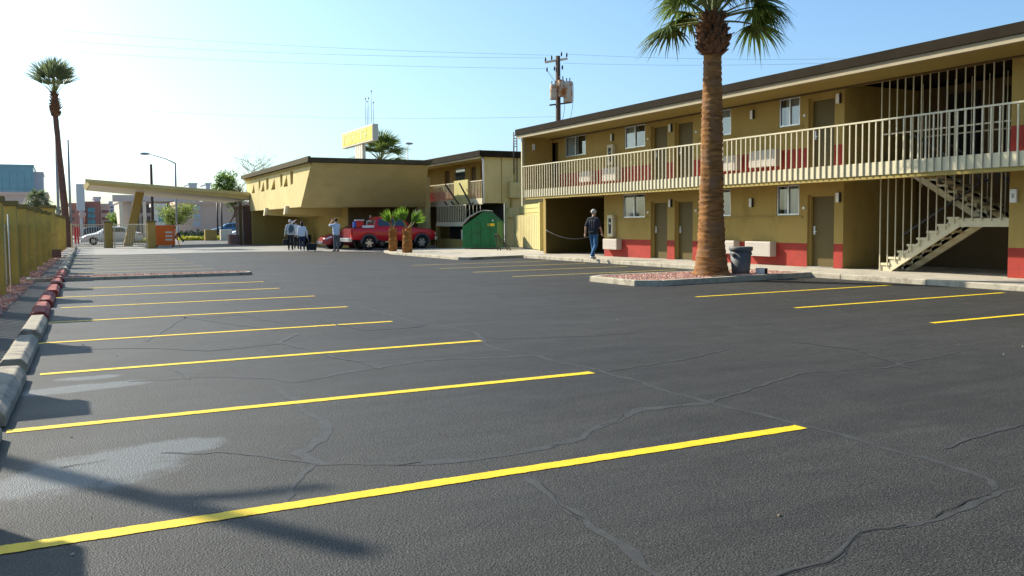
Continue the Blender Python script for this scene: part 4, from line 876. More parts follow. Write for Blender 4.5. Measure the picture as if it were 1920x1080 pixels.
def hedge(name, label, a, b, wd, h, m, seed):
    r = random.Random(seed); a, b = Vector(a), Vector(b); root = thing(name, label, 'shrub', a); mb = MB(a); L = (b-a).length
    for k in range(int(L*380)):
        t = r.random(); u = r.uniform(-1, 1); v = r.random(); p = a.lerp(b, t)+Vector((0, u*wd/2, h*v*(.8+.3*noise.noise((t*8, seed, 0)))*(1-.5*u*u)))
        s = .09*r.uniform(.6, 1.3); x = Vector((r.gauss(0, 1), r.gauss(0, 1), r.gauss(0, 1))).normalized()*s; y = x.orthogonal().normalized()*s*.8
        mb.quad(p-x, p+y, p+x, p-y)
    mb.build('foliage', m, root); return root
hedge('shrub_row', 'yellow green flowering shrubs in front of the office entrance', (10.2, 92, 0), (14.8, 91.5, 0), 1.4, .55, 'hedge_yellow', 3)
hedge('shrub_row', 'darker green shrubs behind the yellow ones', (10.6, 95, 0), (13.2, 95, 0), 1.6, 1.2, 'hedge_green', 4)
hedge('shrub_row', 'low yellow flowers behind the gate', (5.4, 84, 0), (7.6, 83.5, 0), 1.0, .5, 'hedge_yellow', 5)
for k, (px, lb) in enumerate(((395, 'left low olive planter block among the yellow shrubs'), (424, 'right low pale planter block among the yellow shrubs'))):
    q = onY(px, 445, 89); m_ = MB((q.x, q.y, 0)); m_.box(q.x-.55, q.x+.55, q.y-.3, q.y+.3, 0, 1.05); o = m_.build('planter_block', 'stucco' if k == 0 else 'sign_cream', None, bevel=.04); tag(o, lb, 'planter')

# ------------------------------------------------------------------ bin, small can
bn = thing('trash_bin', 'dark grey round plastic trash bin behind the big palm', 'bin', (15.18, 17.0, .11))
m_ = MB(); m_.tube([(0, 0, .0), (0, 0, .1), (0, 0, .58)], [.215, .225, .265], 24); m_.build('bin_body', 'bin_grey', bn)
m_ = MB(); m_.tube([(0, 0, .585), (0, 0, .60), (0, 0, .68), (0, 0, .69)], [.27, .295, .295, .28], 24); m_.build('rim', 'bin_grey', bn)
for s in (-1, 1): m_ = MB(); m_.box(s*.28-.03, s*.28+.03, -.07, .07, .48, .53); m_.build('handle', 'bin_grey', bn)
o2 = thing('bin_lid', 'dark round lid leaning behind the palm trunk beside the bin', 'lid', (14.78, 17.32, .11)); m_ = MB(); m_.tube([(0, 0, .25), (.0, .05, .26)], [.25, .25], 20); m_.build('disc', 'black', o2)
cn2 = thing('paint_can', 'small white and dark box on the sidewalk side of the island', 'can', (15.51, 16.63, .11)); m_ = MB(); m_.box(-.11, .05, -.08, .08, 0, .16); m_.build('body', 'white_paint', cn2, bevel=.01); m_ = MB(); m_.box(.052, .14, -.08, .08, 0, .15); m_.build('dark_side', 'black', cn2)

# ------------------------------------------------------------------ vehicles
def car_body(stations, wheels, wr):
    """stations: (x, hw, zb, zbelt, zroof, rw). returns section function"""
    def sec(x):
        for a, b in zip(stations, stations[1:]):
            if a[0] <= x <= b[0]:
                t = (x-a[0])/(b[0]-a[0]); hw, zb, zbelt, zr, rw = [a[k]+(b[k]-a[k])*t for k in range(1, 6)]; break
        for wx in wheels:
            if abs(x-wx) < wr*1.12: zb = max(zb, wr*.95+sqrt(max(0, (wr*1.12)**2-(x-wx)**2)))
        zm = zb+(zbelt-zb)*.55
        return [(0, zb), (hw*.9, zb), (hw*.985, zb+.04*(zbelt-zb)), (hw, zm), (hw*.97, zbelt-.03), (hw*.94, zbelt), (rw, zr-.05 if zr-zbelt > .12 else zbelt+.25*(zr-zbelt)), (rw*.86, zr), (0, zr+.02)]
    return sec
def loft(mb, sec, xs):
    prev = None; n = None
    for x in xs:
        s = sec(x); pts = [(x, -y, z) for y, z in s] + [(x, y, z) for y, z in s[::-1]]; i = mb.pts(pts); n = len(pts)
        if prev is None: mb.face([i+k for k in range(n)][::-1])
        else:
            for k in range(n): mb.face((prev+k, i+k, i+(k+1) % n, prev+(k+1) % n), True)
        prev = i
    mb.face([prev+k for k in range(n)])
def patch(sec, x0f, x1f, t0, t1, side, off=.012, n=5):
    """glass patch on the lofted surface; x0f/x1f give x at the lower/upper edge"""
    mb = MB(); g = []
    for a in range(n+1):
        row = []
        for b in range(n+1):
            tt = t0+(t1-t0)*b/n; x = (x0f[0]+(x0f[1]-x0f[0])*b/n)*(1-a/n)+(x1f[0]+(x1f[1]-x1f[0])*b/n)*a/n
            s = sec(x); k = min(int(tt), len(s)-2); f = tt-k; y = s[k][0]+(s[k+1][0]-s[k][0])*f; z = s[k][1]+(s[k+1][1]-s[k][1])*f
            row.append(mb.pts([(x, side*(y+off), z+(.0 if t1 < 6.5 else off))]))
        g.append(row)
    for a in range(n):
        for b in range(n): mb.face((g[a][b], g[a+1][b], g[a+1][b+1], g[a][b+1]), True)
    return mb
def wheel(root, x, y, r, wd):
    s = 1 if y > 0 else -1
    mb = MB(); prof = [(r*.62, -wd/2), (r*.93, -wd/2), (r, -wd*.3), (r, wd*.3), (r*.93, wd/2), (r*.62, wd/2)]; n = 22; rings = []
    for (rr, yy) in prof: rings.append(mb.pts([(x+rr*cos(2*pi*j/n), y+yy, r+rr*sin(2*pi*j/n)) for j in range(n)]))
    for a, b in zip(rings, rings[1:]):
        for j in range(n): mb.face((a+j, b+j, b+(j+1) % n, a+(j+1) % n), True)
    w_ = mb.build('wheel', 'tyre', root)
    mb = MB(); mb.cyl((x, y+s*wd*.05, r), (x, y+s*wd*.28, r), r*.615, 20); h = mb.build('rim', 'trim_grey', w_)
    mb = MB()
    for k in range(6): a = k*pi/3; mb.bar((x+r*.1*cos(a), y+s*wd*.34, r+r*.1*sin(a)), (x+r*.6*cos(a), y+s*wd*.34, r+r*.6*sin(a)), r*.2, wd*.12, up=(0, 1, 0))
    mb.cyl((x, y+s*wd*.28, r), (x, y+s*wd*.42, r), r*.17, 12); mb.build('hub_spokes', 'rim', w_)
def frange(a, b, s):
    n = max(1, round((b-a)/s)); return [a+(b-a)*k/n for k in range(n+1)]
def sedan(label, loc, rz, paint, group=None, L=4.5):
    root = thing('parked_car', label, 'car', loc, rz, group); H = L/2; wx = (-L*.29, L*.31); wr = .31
    st = [(-H, .72, .38, .72, .74, .60), (-H+.12, .82, .28, .88, .93, .68), (-H+.55, .86, .24, .95, 1.02, .66), (-H+1.15, .87, .22, .97, 1.38, .60), (-H+1.7, .87, .21, .96, 1.45, .60), (.15, .87, .21, .94, 1.44, .60), (.55, .87, .21, .92, 1.33, .60), (1.15, .86, .22, .89, .97, .68), (H-.35, .83, .24, .76, .80, .66), (H-.08, .76, .28, .62, .66, .58), (H, .68, .36, .55, .57, .5)]
    sec = car_body(st, wx, wr); mb = MB(); loft(mb, sec, frange(-H, H, .06)); body = mb.build('body', paint, root)
    for s in (-1, 1):
        patch(sec, (-1.0, -.85), (-.18, -.18), 5.15, 5.9, s).build('window', 'car_glass', body); patch(sec, (-.1, -.1), (.85, .48), 5.15, 5.9, s).build('window', 'car_glass', body)
        patch(sec, (H-.5, H-.48), (H-.12, H-.15), 3.6, 4.3, s, .008).build('headlight', 'lens_white', body); patch(sec, (-H+.06, -H+.06), (-H+.35, -H+.3), 3.7, 4.4, s, .008).build('tail_light', 'lens_red', body)
        patch(sec, (.6, .6), (1.08, 1.08), 7.05, 7.95, s, .008).build('windscreen', 'car_glass', body); patch(sec, (-H+.62, -H+.62), (-H+1.1, -H+1.1), 7.05, 7.95, s, .008).build('rear_window', 'car_glass', body)
        for x in (-.45, .45): m_ = MB(); m_.box(x-.09, x+.09, s*.875-.012, s*.875+.012, .79, .82); m_.build('door_handle', paint, body)
        m_ = MB(); m_.ball((.78, s*.96, .98), .08, .09, .06); m_.build('mirror', paint, body)
        for x in wx: wheel(root, x, s*.76, wr, .2)
    m_ = MB(); m_.box(H-.06, H+.04, -.66, .66, .30, .46); m_.build('bumper', 'trim_grey', body, bevel=.02); m_ = MB(); m_.box(-H-.04, -H+.06, -.66, .66, .34, .52); m_.build('bumper', 'trim_grey', body, bevel=.02)
    return root
def pickup(label, loc, rz):
    root = thing('pickup_truck', label, 'truck', loc, rz); wx = (-1.5, 1.62); wr = .37; H = 2.5
    st = [(-H, .80, .62, 1.10, 1.11, .78), (-H+.05, .85, .55, 1.12, 1.13, .80), (-1.14, .86, .48, 1.12, 1.13, .80), (-1.12, .86, .47, 1.13, 1.28, .70), (-1.02, .86, .47, 1.13, 1.70, .62), (-.3, .86, .46, 1.13, 1.74, .61), (.35, .86, .46, 1.12, 1.72, .61), (.6, .86, .46, 1.12, 1.62, .62), (1.12, .86, .46, 1.12, 1.17, .70), (2.2, .84, .46, 1.02, 1.06, .70), (2.44, .80, .5, .94, .97, .66), (2.5, .74, .55, .88, .90, .6)]
    sec = car_body(st, wx, wr); mb = MB(); loft(mb, sec, frange(-H, H, .05)); body = mb.build('body', 'car_red', root)
    for s in (-1, 1):
        patch(sec, (-.94, -.90), (-.25, -.25), 5.2, 5.9, s).build('window', 'car_glass', body); patch(sec, (-.17, -.17), (.95, .5), 5.2, 5.9, s).build('window', 'car_glass', body)
        patch(sec, (.66, .66), (1.08, 1.08), 7.05, 7.95, s, .01).build('windscreen', 'car_glass', body); patch(sec, (-1.105, -1.105), (-1.05, -1.05), 7.05, 7.95, s, .012).build('rear_window', 'car_glass', body)
        for x in wx:
            wheel(root, x, s*.76, wr, .25); m_ = MB(); P = [(x+(wr*1.2)*cos(a), s*.87, wr*.98+(wr*1.2)*sin(a)) for a in frange(.0, pi, .3)]; m_.tube(P, .055, 6); m_.build('fender_flare', 'trim_grey', body)
        m_ = MB(); m_.box(.02, .2, s*.865-.015, s*.865+.015, .98, 1.02); m_.build('door_handle', 'trim_grey', body)
        m_ = MB(); m_.ball((.95, s*.99, 1.2), .06, .11, .09); m_.build('mirror', 'trim_grey', body)
        m_ = MB(); m_.box(2.36, 2.5, s*.6-.17, s*.6+.17, .74, .88); m_.build('headlight', 'lens_white', body, bevel=.02)
        m_ = MB(); m_.box(-2.53, -2.42, s*.79-.07, s*.79+.075, .78, 1.06); m_.build('tail_light', 'lens_red', body, bevel=.02)
        m_ = MB(); m_.box(-2.0, -.9, s*.87-.006, s*.87+.004, .49, .53); m_.build('side_trim', 'trim_grey', body)
    m_ = MB(); m_.box(2.44, 2.6, -.8, .8, .46, .66); m_.build('bumper', 'rim', body, bevel=.03); m_ = MB(); m_.box(-2.68, -2.48, -.84, .84, .44, .64); m_.build('bumper', 'rim', body, bevel=.03)
    m_ = MB(); m_.box(-2.4, -1.2, -.70, .70, 1.135, 1.15); m_.build('bed_liner', 'trim_grey', body)
    m_ = MB(); m_.box(-.3, .3, -.12, .12, .36, .46); m_.build('exhaust', 'rim', body)
    return root
tr = pickup('red extended cab pickup truck parked under the office overhang', (16.62, 47.7, .008), 0.0); tr.scale = (1, 1, 1.07)
cl = thing('cooler', 'red and blue drink cooler standing in the pickup bed', 'cooler', (14.5, 47.3, 1.24)); m_ = MB(); m_.box(-.02, .42, -.18, .18, 0, .40); m_.build('body', 'cooler_red', cl, bevel=.03); m_ = MB(); m_.box(-.14, -.022, -.17, .17, .02, .36); m_.build('side_panel', 'cooler_blue', cl, bevel=.02); m_ = MB(); m_.box(-.04, .44, -.2, .2, .40, .46); m_.build('lid', 'white_paint', cl, bevel=.015)
tb = thing('tool_box', 'white tool box across the pickup bed behind the cab', 'tool box', (15.15, 47.5, 1.24)); m_ = MB(); m_.box(-.35, .3, -.6, .6, 0, .14); m_.build('body', 'white_paint', tb, bevel=.02); m_ = MB(); m_.tube([(-.1, -.5, .14), (-.1, -.5, .38), (.15, -.5, .38), (.15, -.5, .33)], .025, 8); m_.build('pipe', 'white_paint', tb)
q = onY(600, 455, 51.2); sedan('dark red car with grey bumper half hidden behind the pickup', (q.x+2.25, 51.2, .006), pi, 'car_darkred')
sedan('silver white sedan driving on the street behind the gate', (3.6, 78.3, -.02), pi, 'car_white')
q = onY(432, 440, 100); sedan('blue car parked beyond the shrubs by the entrance', (q.x, 100, 0.25), pi, 'car_blue')
q = onY(452, 445, 97); sedan('white car end showing behind the office entrance post', (q.x+1.0, 96.5, 0), pi, 'car_white')
# dark cart in the carport
ct = thing('luggage_cart', 'dark covered cart standing in the shaded carport', 'cart', (14.6, 60.5, 0.005))
m_ = MB(); m_.box(-.7, .7, -.35, .35, .3, .75); m_.build('bed', 'black_cloth', ct, bevel=.06); m_ = MB(); m_.ball((.1, 0, 1.0), .4, .3, .4); m_.build('cover', 'grey_pants', ct)
for x in (-.5, .5):
    for y in (-.3, .3): m_ = MB(); m_.cyl((x, y-.04, .16), (x, y+.04, .16), .16, 14); m_.build('wheel', 'tyre', ct)

# ------------------------------------------------------------------ people
def person(label, loc, rz, h, cols, pose, hair='hair_dark', hood=False, seed=0, woman=False):
    root = thing('person', label, 'person', loc, rz); prim = []; k = h/1.75
    V = lambda p: Vector(p)*k
    J = dict(pelvis=(0, 0, .95), waist=(0, 0, 1.08), chest=(0, .01, 1.30), neckb=(0, 0, 1.46), neck=(0, .015, 1.55), lsh=(-.175, 0, 1.42), rsh=(.175, 0, 1.42), lel=(-.23, -.02, 1.15), rel=(.23, -.02, 1.15), lwr=(-.25, .06, .91), rwr=(.25, .06, .91),
             lhip=(-.09, 0, .92), rhip=(.09, 0, .92), lkn=(-.1, .02, .50), rkn=(.1, .02, .50), lan=(-.1, 0, .09), ran=(.1, 0, .09), head=(0, .03, 1.645), ltoe=None, rtoe=None)
    J.update(pose)
    for s in 'lr':
        if J[s+'toe'] is None: a = J[s+'an']; J[s+'toe'] = (a[0]+(-.02 if s == 'l' else .02), a[1]+.17, max(.035, a[2]-.055))
    P = {n: V(p) for n, p in J.items()}
    def cap(a, b, ra, rb, t, sx=1.0): prim.append((a, b, ra*k, rb*k, t))
    tw = .9 if woman else 1.0
    for dx in (-.075, 0, .075): cap(P['pelvis']+V((dx*.9, 0, -.03)), P['waist']+V((dx*tw, 0, 0)), .115, .112, 'pants' if dx else 'pants'); cap(P['waist']+V((dx*tw, 0, .0)), P['chest']+V((dx*1.15*tw, 0, .03)), .122, .118, 'shirt')
    cap(P['pelvis']+V((-.06, 0, .02)), P['pelvis']+V((.06, 0, .02)), .135, .135, 'shirt')
    cap(P['chest'], P['neckb']-V((0, 0, .03)), .115, .075, 'shirt'); cap(P['neckb'], P['neck'], .058, .054, 'skin'); cap(P['neckb'], P['lsh'], .07, .068, 'shirt'); cap(P['neckb'], P['rsh'], .07, .068, 'shirt')
    for s in 'lr':
        sh, el, wr_ = P[s+'sh'], P[s+'el'], P[s+'wr']
        if cols.get('sleeve', 'long') == 'long': cap(sh, el, .062, .05, 'shirt'); cap(el, wr_, .05, .04, 'shirt')
        else: cap(sh, sh.lerp(el, .8), .068, .064, 'shirt'); cap(sh.lerp(el, .7), el, .046, .042, 'skin'); cap(el, wr_, .042, .03, 'skin')
        d = (wr_-el).normalized(); sd = d.cross(Vector((0, 1, .2))).normalized(); pal = wr_+d*.075*k; up = sd.cross(d)
        cap(wr_, pal, .030, .034, 'skin')
        for f in range(4):
            o_ = sd*(f-1.5)*.019*k; L = (.07, .082, .078, .06)[f]*k; b0 = wr_+d*.08*k+o_; b1 = b0+d*L*.55+up*.008*k; cap(b0, b1, .010, .009, 'skin'); cap(b1, b1+d*L*.4+up*.022*k, .009, .008, 'skin')
        th = wr_+d*.03*k-sd*.03*k; cap(th, th+d*.035*k-sd*.02*k+up*.01*k, .012, .010, 'skin'); cap(th+d*.035*k-sd*.02*k+up*.01*k, th+d*.06*k-sd*.022*k+up*.02*k, .010, .009, 'skin')
        hp, kn, an, to = P[s+'hip'], P[s+'kn'], P[s+'an'], P[s+'toe']
        cap(hp, kn, .098, .070, 'pants'); cap(kn, an+V((0, -.005, .04)), .068, .055, 'pants'); cap(an, to, .044, .040, 'shoe'); cap(an, an+V((0, -.045, -.045)), .045, .038, 'shoe')
    hc = P['head']
    cap(hc+V((0, -.012, .03)), hc+V((0, .015, .03)), .088, .086, 'skin'); cap(hc+V((0, .01, .03)), hc+V((0, .035, -.055)), .078, .05, 'skin'); cap(hc+V((0, .095, .0)), hc+V((0, .108, -.025)), .012, .016, 'skin')
    for s in (-1, 1): cap(hc+V((s*.085, 0, .02)), hc+V((s*.09, -.01, -.02)), .016, .012, 'skin')
    mb = MB()
    for a, b, ra, rb, t in prim:
        d = b-a; n = 10
        if d.length < 1e-5: d = Vector((0, 0, .001))
        dn = d.normalized(); P_ = []; R_ = []
        for q in (90, 60, 30): P_.append(a-dn*ra*sin(radians(q))*.999); R_.append(max(.0008, ra*cos(radians(q))))
        P_ += [a, b]; R_ += [ra, rb]
        for q in (30, 60, 90): P_.append(b+dn*rb*sin(radians(q))*.999); R_.append(max(.0008, rb*cos(radians(q))))
        mb.tube(P_, R_, n)
    tmp = mb.build('body', 'skin', None, fix=True)
    rm = tmp.modifiers.new('r', 'REMESH'); rm.mode = 'VOXEL'; rm.voxel_size = .0125; sm = tmp.modifiers.new('s', 'SMOOTH'); sm.factor = .5; sm.iterations = 2
    dg = bpy.context.evaluated_depsgraph_get(); me = bpy.data.meshes.new_from_object(tmp.evaluated_get(dg)); bpy.data.objects.remove(tmp)
    me.materials.clear(); tags = ['skin', 'shirt', 'pants', 'shoe']
    for t in tags: me.materials.append(MATS[cols[t] if t != 'skin' else 'skin'])
    segs = [(a, b-a, max((b-a).length_squared, 1e-8), ra, rb, tags.index(t)) for a, b, ra, rb, t in prim]
    for p in me.polygons:
        c = p.center; best = 9; bi = 0
        for a, d, l2, ra, rb, ti in segs:
            t = (c-a).dot(d)/l2; t = 0 if t < 0 else 1 if t > 1 else t
            e = (c-a-d*t).length-(ra+(rb-ra)*t)-(.006 if ti == 1 else 0)
            if e < best: best = e; bi = ti
        p.material_index = bi; p.use_smooth = True
    body = bpy.data.objects.new('body', me); C.objects.link(body); body.parent = root
    hm = MB()
    hm.ball(tuple(hc+V((0, -.018, .045))), .098*k, .105*k, .090*k, 14, 10)
    if woman: hm.ball(tuple(hc+V((0, -.06, -.06))), .085*k, .06*k, .15*k, 12, 8)
    ho = hm.build('hair' if not hood else 'hood', hair, root)
    em = MB()
    for s in (-1, 1): em.ball(tuple(hc+V((s*.032, .098, .02))), .011*k, .008*k, .009*k, 6, 5)
    em.build('eyes', 'black', root)
    return root, P
walkpose = dict(lhip=(-.09, 0, .92), rhip=(.09, 0, .92), lkn=(-.1, .13, .52), lan=(-.1, .17, .10), rkn=(.1, -.02, .50), ran=(.1, -.30, .13), rtoe=(.11, -.17, .04), lel=(-.25, -.10, 1.16), lwr=(-.30, -.05, .92), rel=(.24, .04, 1.15), rwr=(.25, .16, .93))
q = G(1113, 487, .118)
person('man in dark shirt and blue jeans walking away along the motel sidewalk', (q.x, q.y, .12), radians(-62), 1.76, dict(shirt='navy_shirt', pants='jeans', shoe='white_shoe', sleeve='short'), walkpose, 'hair_grey')
q = G(545, 469); pA, PA = person('person in grey hooded jacket with a dark backpack carrying a bag', (q.x, q.y, .006), radians(-15), 1.72, dict(shirt='grey_cloth', pants='black_cloth', shoe='black'), dict(lel=(-.27, -.02, 1.15), lwr=(-.30, .02, .92), lkn=(-.1, .08, .5), lan=(-.1, .05, .09), ran=(.1, -.1, .10)), 'grey_cloth', True)
m_ = MB(); m_.ball((.04, -.17, 1.22), .15, .10, .24, 12, 8); m_.build('backpack', 'teal_bag', pA)
R = Matrix.Rotation(radians(-15), 3, 'Z')
def held(name, label, cat, base, rz, parts):
    o = thing(name, label, cat, base, rz)
    for nm, mb, m, bv in parts: mb.build(nm, m, o, bevel=bv)
    return o
w0 = R @ PA['lwr'] + Vector((q.x, q.y, .006))
a = MB(); a.box(-.13, .13, -.22, .22, -.62, -.28); b = MB(); b.tube([(0, -.15, -.3), (0, -.05, -.10), (0, .05, -.10), (0, .15, -.3)], .012, 6)
held('hand_bag', 'black hand bag carried low by the person in grey hood', 'bag', w0+Vector((0, 0, -.0)), radians(-15), [('bag_body', a, 'black_cloth', .05), ('strap', b, 'black_cloth', 0)])
q = G(556, 467); person('person behind the pair with one white sleeved arm raised to the head', (q.x, q.y, .006), radians(-20), 1.68, dict(shirt='white_cloth', pants='black_cloth', shoe='black'), dict(lel=(-.30, .05, 1.62), lwr=(-.08, .10, 1.74), lsh=(-.17, 0, 1.46)), 'hair_dark')
q = G(567, 471); pC, PC = person('person in white top and dark jeans pulling a black suitcase', (q.x, q.y, .006), radians(-12), 1.60, dict(shirt='white_cloth', pants='dark_jeans', shoe='white_shoe'), dict(rel=(.27, -.06, 1.14), rwr=(.29, -.05, .92), lan=(-.09, .08, .09), ran=(.1, -.14, .10), chest=(0, .01, 1.28)), 'hair_dark', woman=True)
w0 = Matrix.Rotation(radians(-12), 3, 'Z') @ PC['rwr'] + Vector((q.x, q.y, 0))
a = MB(); a.box(-.08, .46, -.17, .17, .05, .42); b = MB(); b.tube([(.05, -.08, .42), (.0, -.08, .80)], .012, 6); b.tube([(.05, .08, .42), (.0, .08, .80)], .012, 6); b.tube([(.0, -.08, .80), (.0, .08, .80)], .016, 6); c_ = MB()
for x in (0, .38):
    for y in (-.14, .14): c_.cyl((x, y-.02, .035), (x, y+.02, .035), .035, 10)
held('suitcase', 'black rolling suitcase on the ground beside the person in white', 'suitcase', (w0.x+.02, w0.y-.05, .006), radians(-12), [('shell', a, 'black_cloth', .05), ('handle', b, 'steel_grey', 0), ('casters', c_, 'tyre', 0)])
q = G(631, 472); pD, PD = person('person in pale blue shirt lifting both hands to the face beside the pickup', (q.x, q.y, .006), radians(15), 1.74, dict(shirt='blue_cloth', pants='grey_pants', shoe='black', sleeve='short'), dict(lel=(-.33, .14, 1.38), lwr=(-.12, .22, 1.62), rel=(.30, .16, 1.36), rwr=(.08, .23, 1.60), lan=(-.08, .03, .09), ran=(.08, -.04, .09), lkn=(-.08, .03, .5), rkn=(.08, .01, .5)), 'hair_dark')
q = G(327, 455); person('distant walker in dark trousers passing behind the orange box', (8.9, 80.5, 0), radians(80), 1.70, dict(shirt='grey_cloth', pants='black_cloth', shoe='black'), dict(lkn=(-.1, .22, .52), lan=(-.1, .38, .10), rkn=(.1, -.12, .50), ran=(.1, -.40, .14), rtoe=(.11, -.3, .05)), 'hair_dark')
person('person in red clothes standing behind the left end of the gate', (1.0, 76.5, 0), radians(170), 1.66, dict(shirt='red_cloth', pants='red_cloth', shoe='white_shoe'), {}, 'hair_dark')

# ------------------------------------------------------------------ poles, wires, sign
up = atD(1046, 105, 49.5)
upo = thing('utility_pole', 'wooden utility pole with three rusty transformers behind the motel roof', 'utility pole', (up.x, up.y, 0)); m_ = MB(); m_.tube([(0, 0, 0), (0, 0, up.z)], [.17, .13], 12); m_.build('pole', 'wood_pole', upo)
rv = CR.normalized(); rv = Vector((rv.x, rv.y, 0)).normalized()
def rel(dx, z, dd=0): return Vector((rv.x*dx + CF.x*dd, rv.y*dx + CF.y*dd, z))
m_ = MB(); m_.bar(rel(-.75, up.z-.35), rel(.55, up.z-.15), .1, .12); m_.build('crossarm', 'sign_cream', upo)
for dx, dz in ((-.7, -.2), (-.35, -.1), (.2, .1), (.5, .05), (-.62, -.75), (-.2, -.7), (.25, -.65)):
    m_ = MB(); m_.tube([rel(dx, up.z+dz-.12), rel(dx, up.z+dz), rel(dx, up.z+dz+.13)], [.03, .055, .03], 8); m_.build('insulator', 'dark_metal', upo)
for k, (dx, r_, zz, hh) in enumerate(((-.28, .20, 2.05, .85), (.16, .19, 1.85, .95), (.55, .27, 2.05, 1.15))):
    m_ = MB(); c = rel(dx, 0, -.25); z0 = up.z-zz-hh*.5; m_.tube([c+Vector((0, 0, z0)), c+Vector((0, 0, z0+.04)), c+Vector((0, 0, z0+hh-.05)), c+Vector((0, 0, z0+hh))], [r_*.9, r_, r_, r_*.85], 16); to = m_.build('transformer', 'transformer', upo)
    for s in (-.08, .1): m_ = MB(); d = c+rel(s, 0); m_.tube([d+Vector((0, 0, z0+hh)), d+Vector((0, 0, z0+hh+.2))], .03, 6); m_.build('bushing', 'dark_metal', to)
m_ = MB(); m_.bar(rel(-.5, up.z-2.75), rel(.8, up.z-2.6), .06, .08); m_.build('bracket', 'dark_metal', upo)
for a, b, c in ((rel(.85, up.z-1.5), rel(.95, up.z-2.7), rel(.6, up.z-3.8)), (rel(.35, up.z-2.5), rel(.4, up.z-3.1), rel(.2, up.z-3.7)), (rel(-.6, up.z-.8), rel(-.3, up.z-1.3), rel(0, up.z-1.6))):
    m_ = MB(); P = [a.lerp(b, t/6).lerp(b.lerp(c, t/6), t/6) for t in range(7)]; m_.tube(P, .012, 5); m_.build('jumper_wire', 'dark_metal', upo)
def wire(label, a, b, sag, r=.007):
    a, b = Vector(a), Vector(b); P = [a.lerp(b, t/24)-Vector((0, 0, sag*4*(t/24)*(1-t/24))) for t in range(25)]
    m_ = MB(a); m_.tube(P, r, 5, False); tag(m_.build('power_line', 'wire'), label, 'power line', 'overhead power lines')
W_ = lambda dx, z: Vector((up.x, up.y, 0))+rel(dx, z)
wire('uppermost wire running left from the utility pole across the sky', W_(-.35, up.z+.05), atD(-40, 42, 62), .35); wire('middle wire running left from the utility pole across the sky', W_(-.7, up.z-.1), atD(-60, 62, 62), .4)
wire('third wire running left from the utility pole, below the upper two', W_(-.62, up.z-.7), atD(-40, 85, 66), .3); wire('low sagging wire running left from the utility pole past the yellow sign', W_(-.1, up.z-3.4), atD(-40, 180, 75), .7)
wire('upper wire running right from the utility pole behind the palm', W_(.5, up.z+.1), W_(.5, up.z+.1)+Vector((9, -14, -1.9)), .15); wire('lower wire running right from the utility pole behind the palm', W_(.3, up.z-.4), W_(.3, up.z-.4)+Vector((9, -15, -1.7)), .15)
# small ladder-like vent pipe at the motel corner
vp = thing('service_mast', 'thin dark service mast beside the far roof corner of the motel', 'mast', (17.2, 34.2, 0)); q = onY(963, 250, 34.6); vp.location = (q.x, 34.6, 0)
m_ = MB(); m_.tube([(0, 0, 3.6), (0, 0, q.z+.05)], .03, 8); m_.build('mast', 'dark_metal', vp)
for k in range(5): m_ = MB(); m_.bar((-.01, 0, q.z-.1-.12*k), (.13, 0, q.z-.1-.12*k), .03, .03); m_.build('insulator', 'dark_metal', vp)
# yellow roof sign
sg = thing('motel_sign', 'big yellow box sign on legs behind the office with thin rods above', 'sign', (23.3, 70, 0)); S0 = sg.location
m_ = MB(S0); m_.box(23.05, 23.55, 70.0, 78.9, 8.35, 9.72); sb_ = m_.build('sign_box', 'sign_cream', sg, bevel=.03)
m_ = MB(S0); m_.box(23.02, 23.049, 70.15, 78.75, 8.5, 9.58); m_.build('sign_face', 'sign_yellow', sb_)
y = 78.3
for wd, gap, top in ((.35, .28, 0), (.5, .3, 1), (.2, .35, 0), (.45, .3, 1), (.5, .3, 0), (.22, .5, 0), (.5, .3, 1), (.22, .3, 0), (.5, .3, 1), (.45, .3, 0)):
    for yy in ((y, y-.1), (y-wd+.1, y-wd)):
        m_ = MB(S0); m_.box(22.985, 23.019, yy[1], yy[0], 8.62, 9.46); m_.build('letter_stroke', 'sign_pale', sb_)
    m_ = MB(S0); m_.box(22.986, 23.018, y-wd+.1, y-.1, 9.36 if top else 8.98, 9.46 if top else 9.08); m_.build('letter_stroke', 'sign_pale', sb_); y -= wd+gap
for yy in (73.2, 73.75, 74.3, 74.85): m_ = MB(S0); m_.box(23.15, 23.45, yy, yy+.42, 0, 8.35); m_.build('leg', 'sign_cream', sg)
for k, (px, py) in enumerate(((685, 185), (688, 190), (691, 184), (696, 171), (700, 192))):
    q = onX(px, py, 23.3); m_ = MB(S0); m_.tube([(23.3, q.y, 9.72), (23.3, q.y, q.z)], .02, 6); ro = m_.build('rod', 'steel_grey', sg); m_ = MB(S0); m_.ball((23.3, q.y, q.z), .06, .06, .09, 8, 6); m_.build('rod_tip', 'steel_grey', ro)
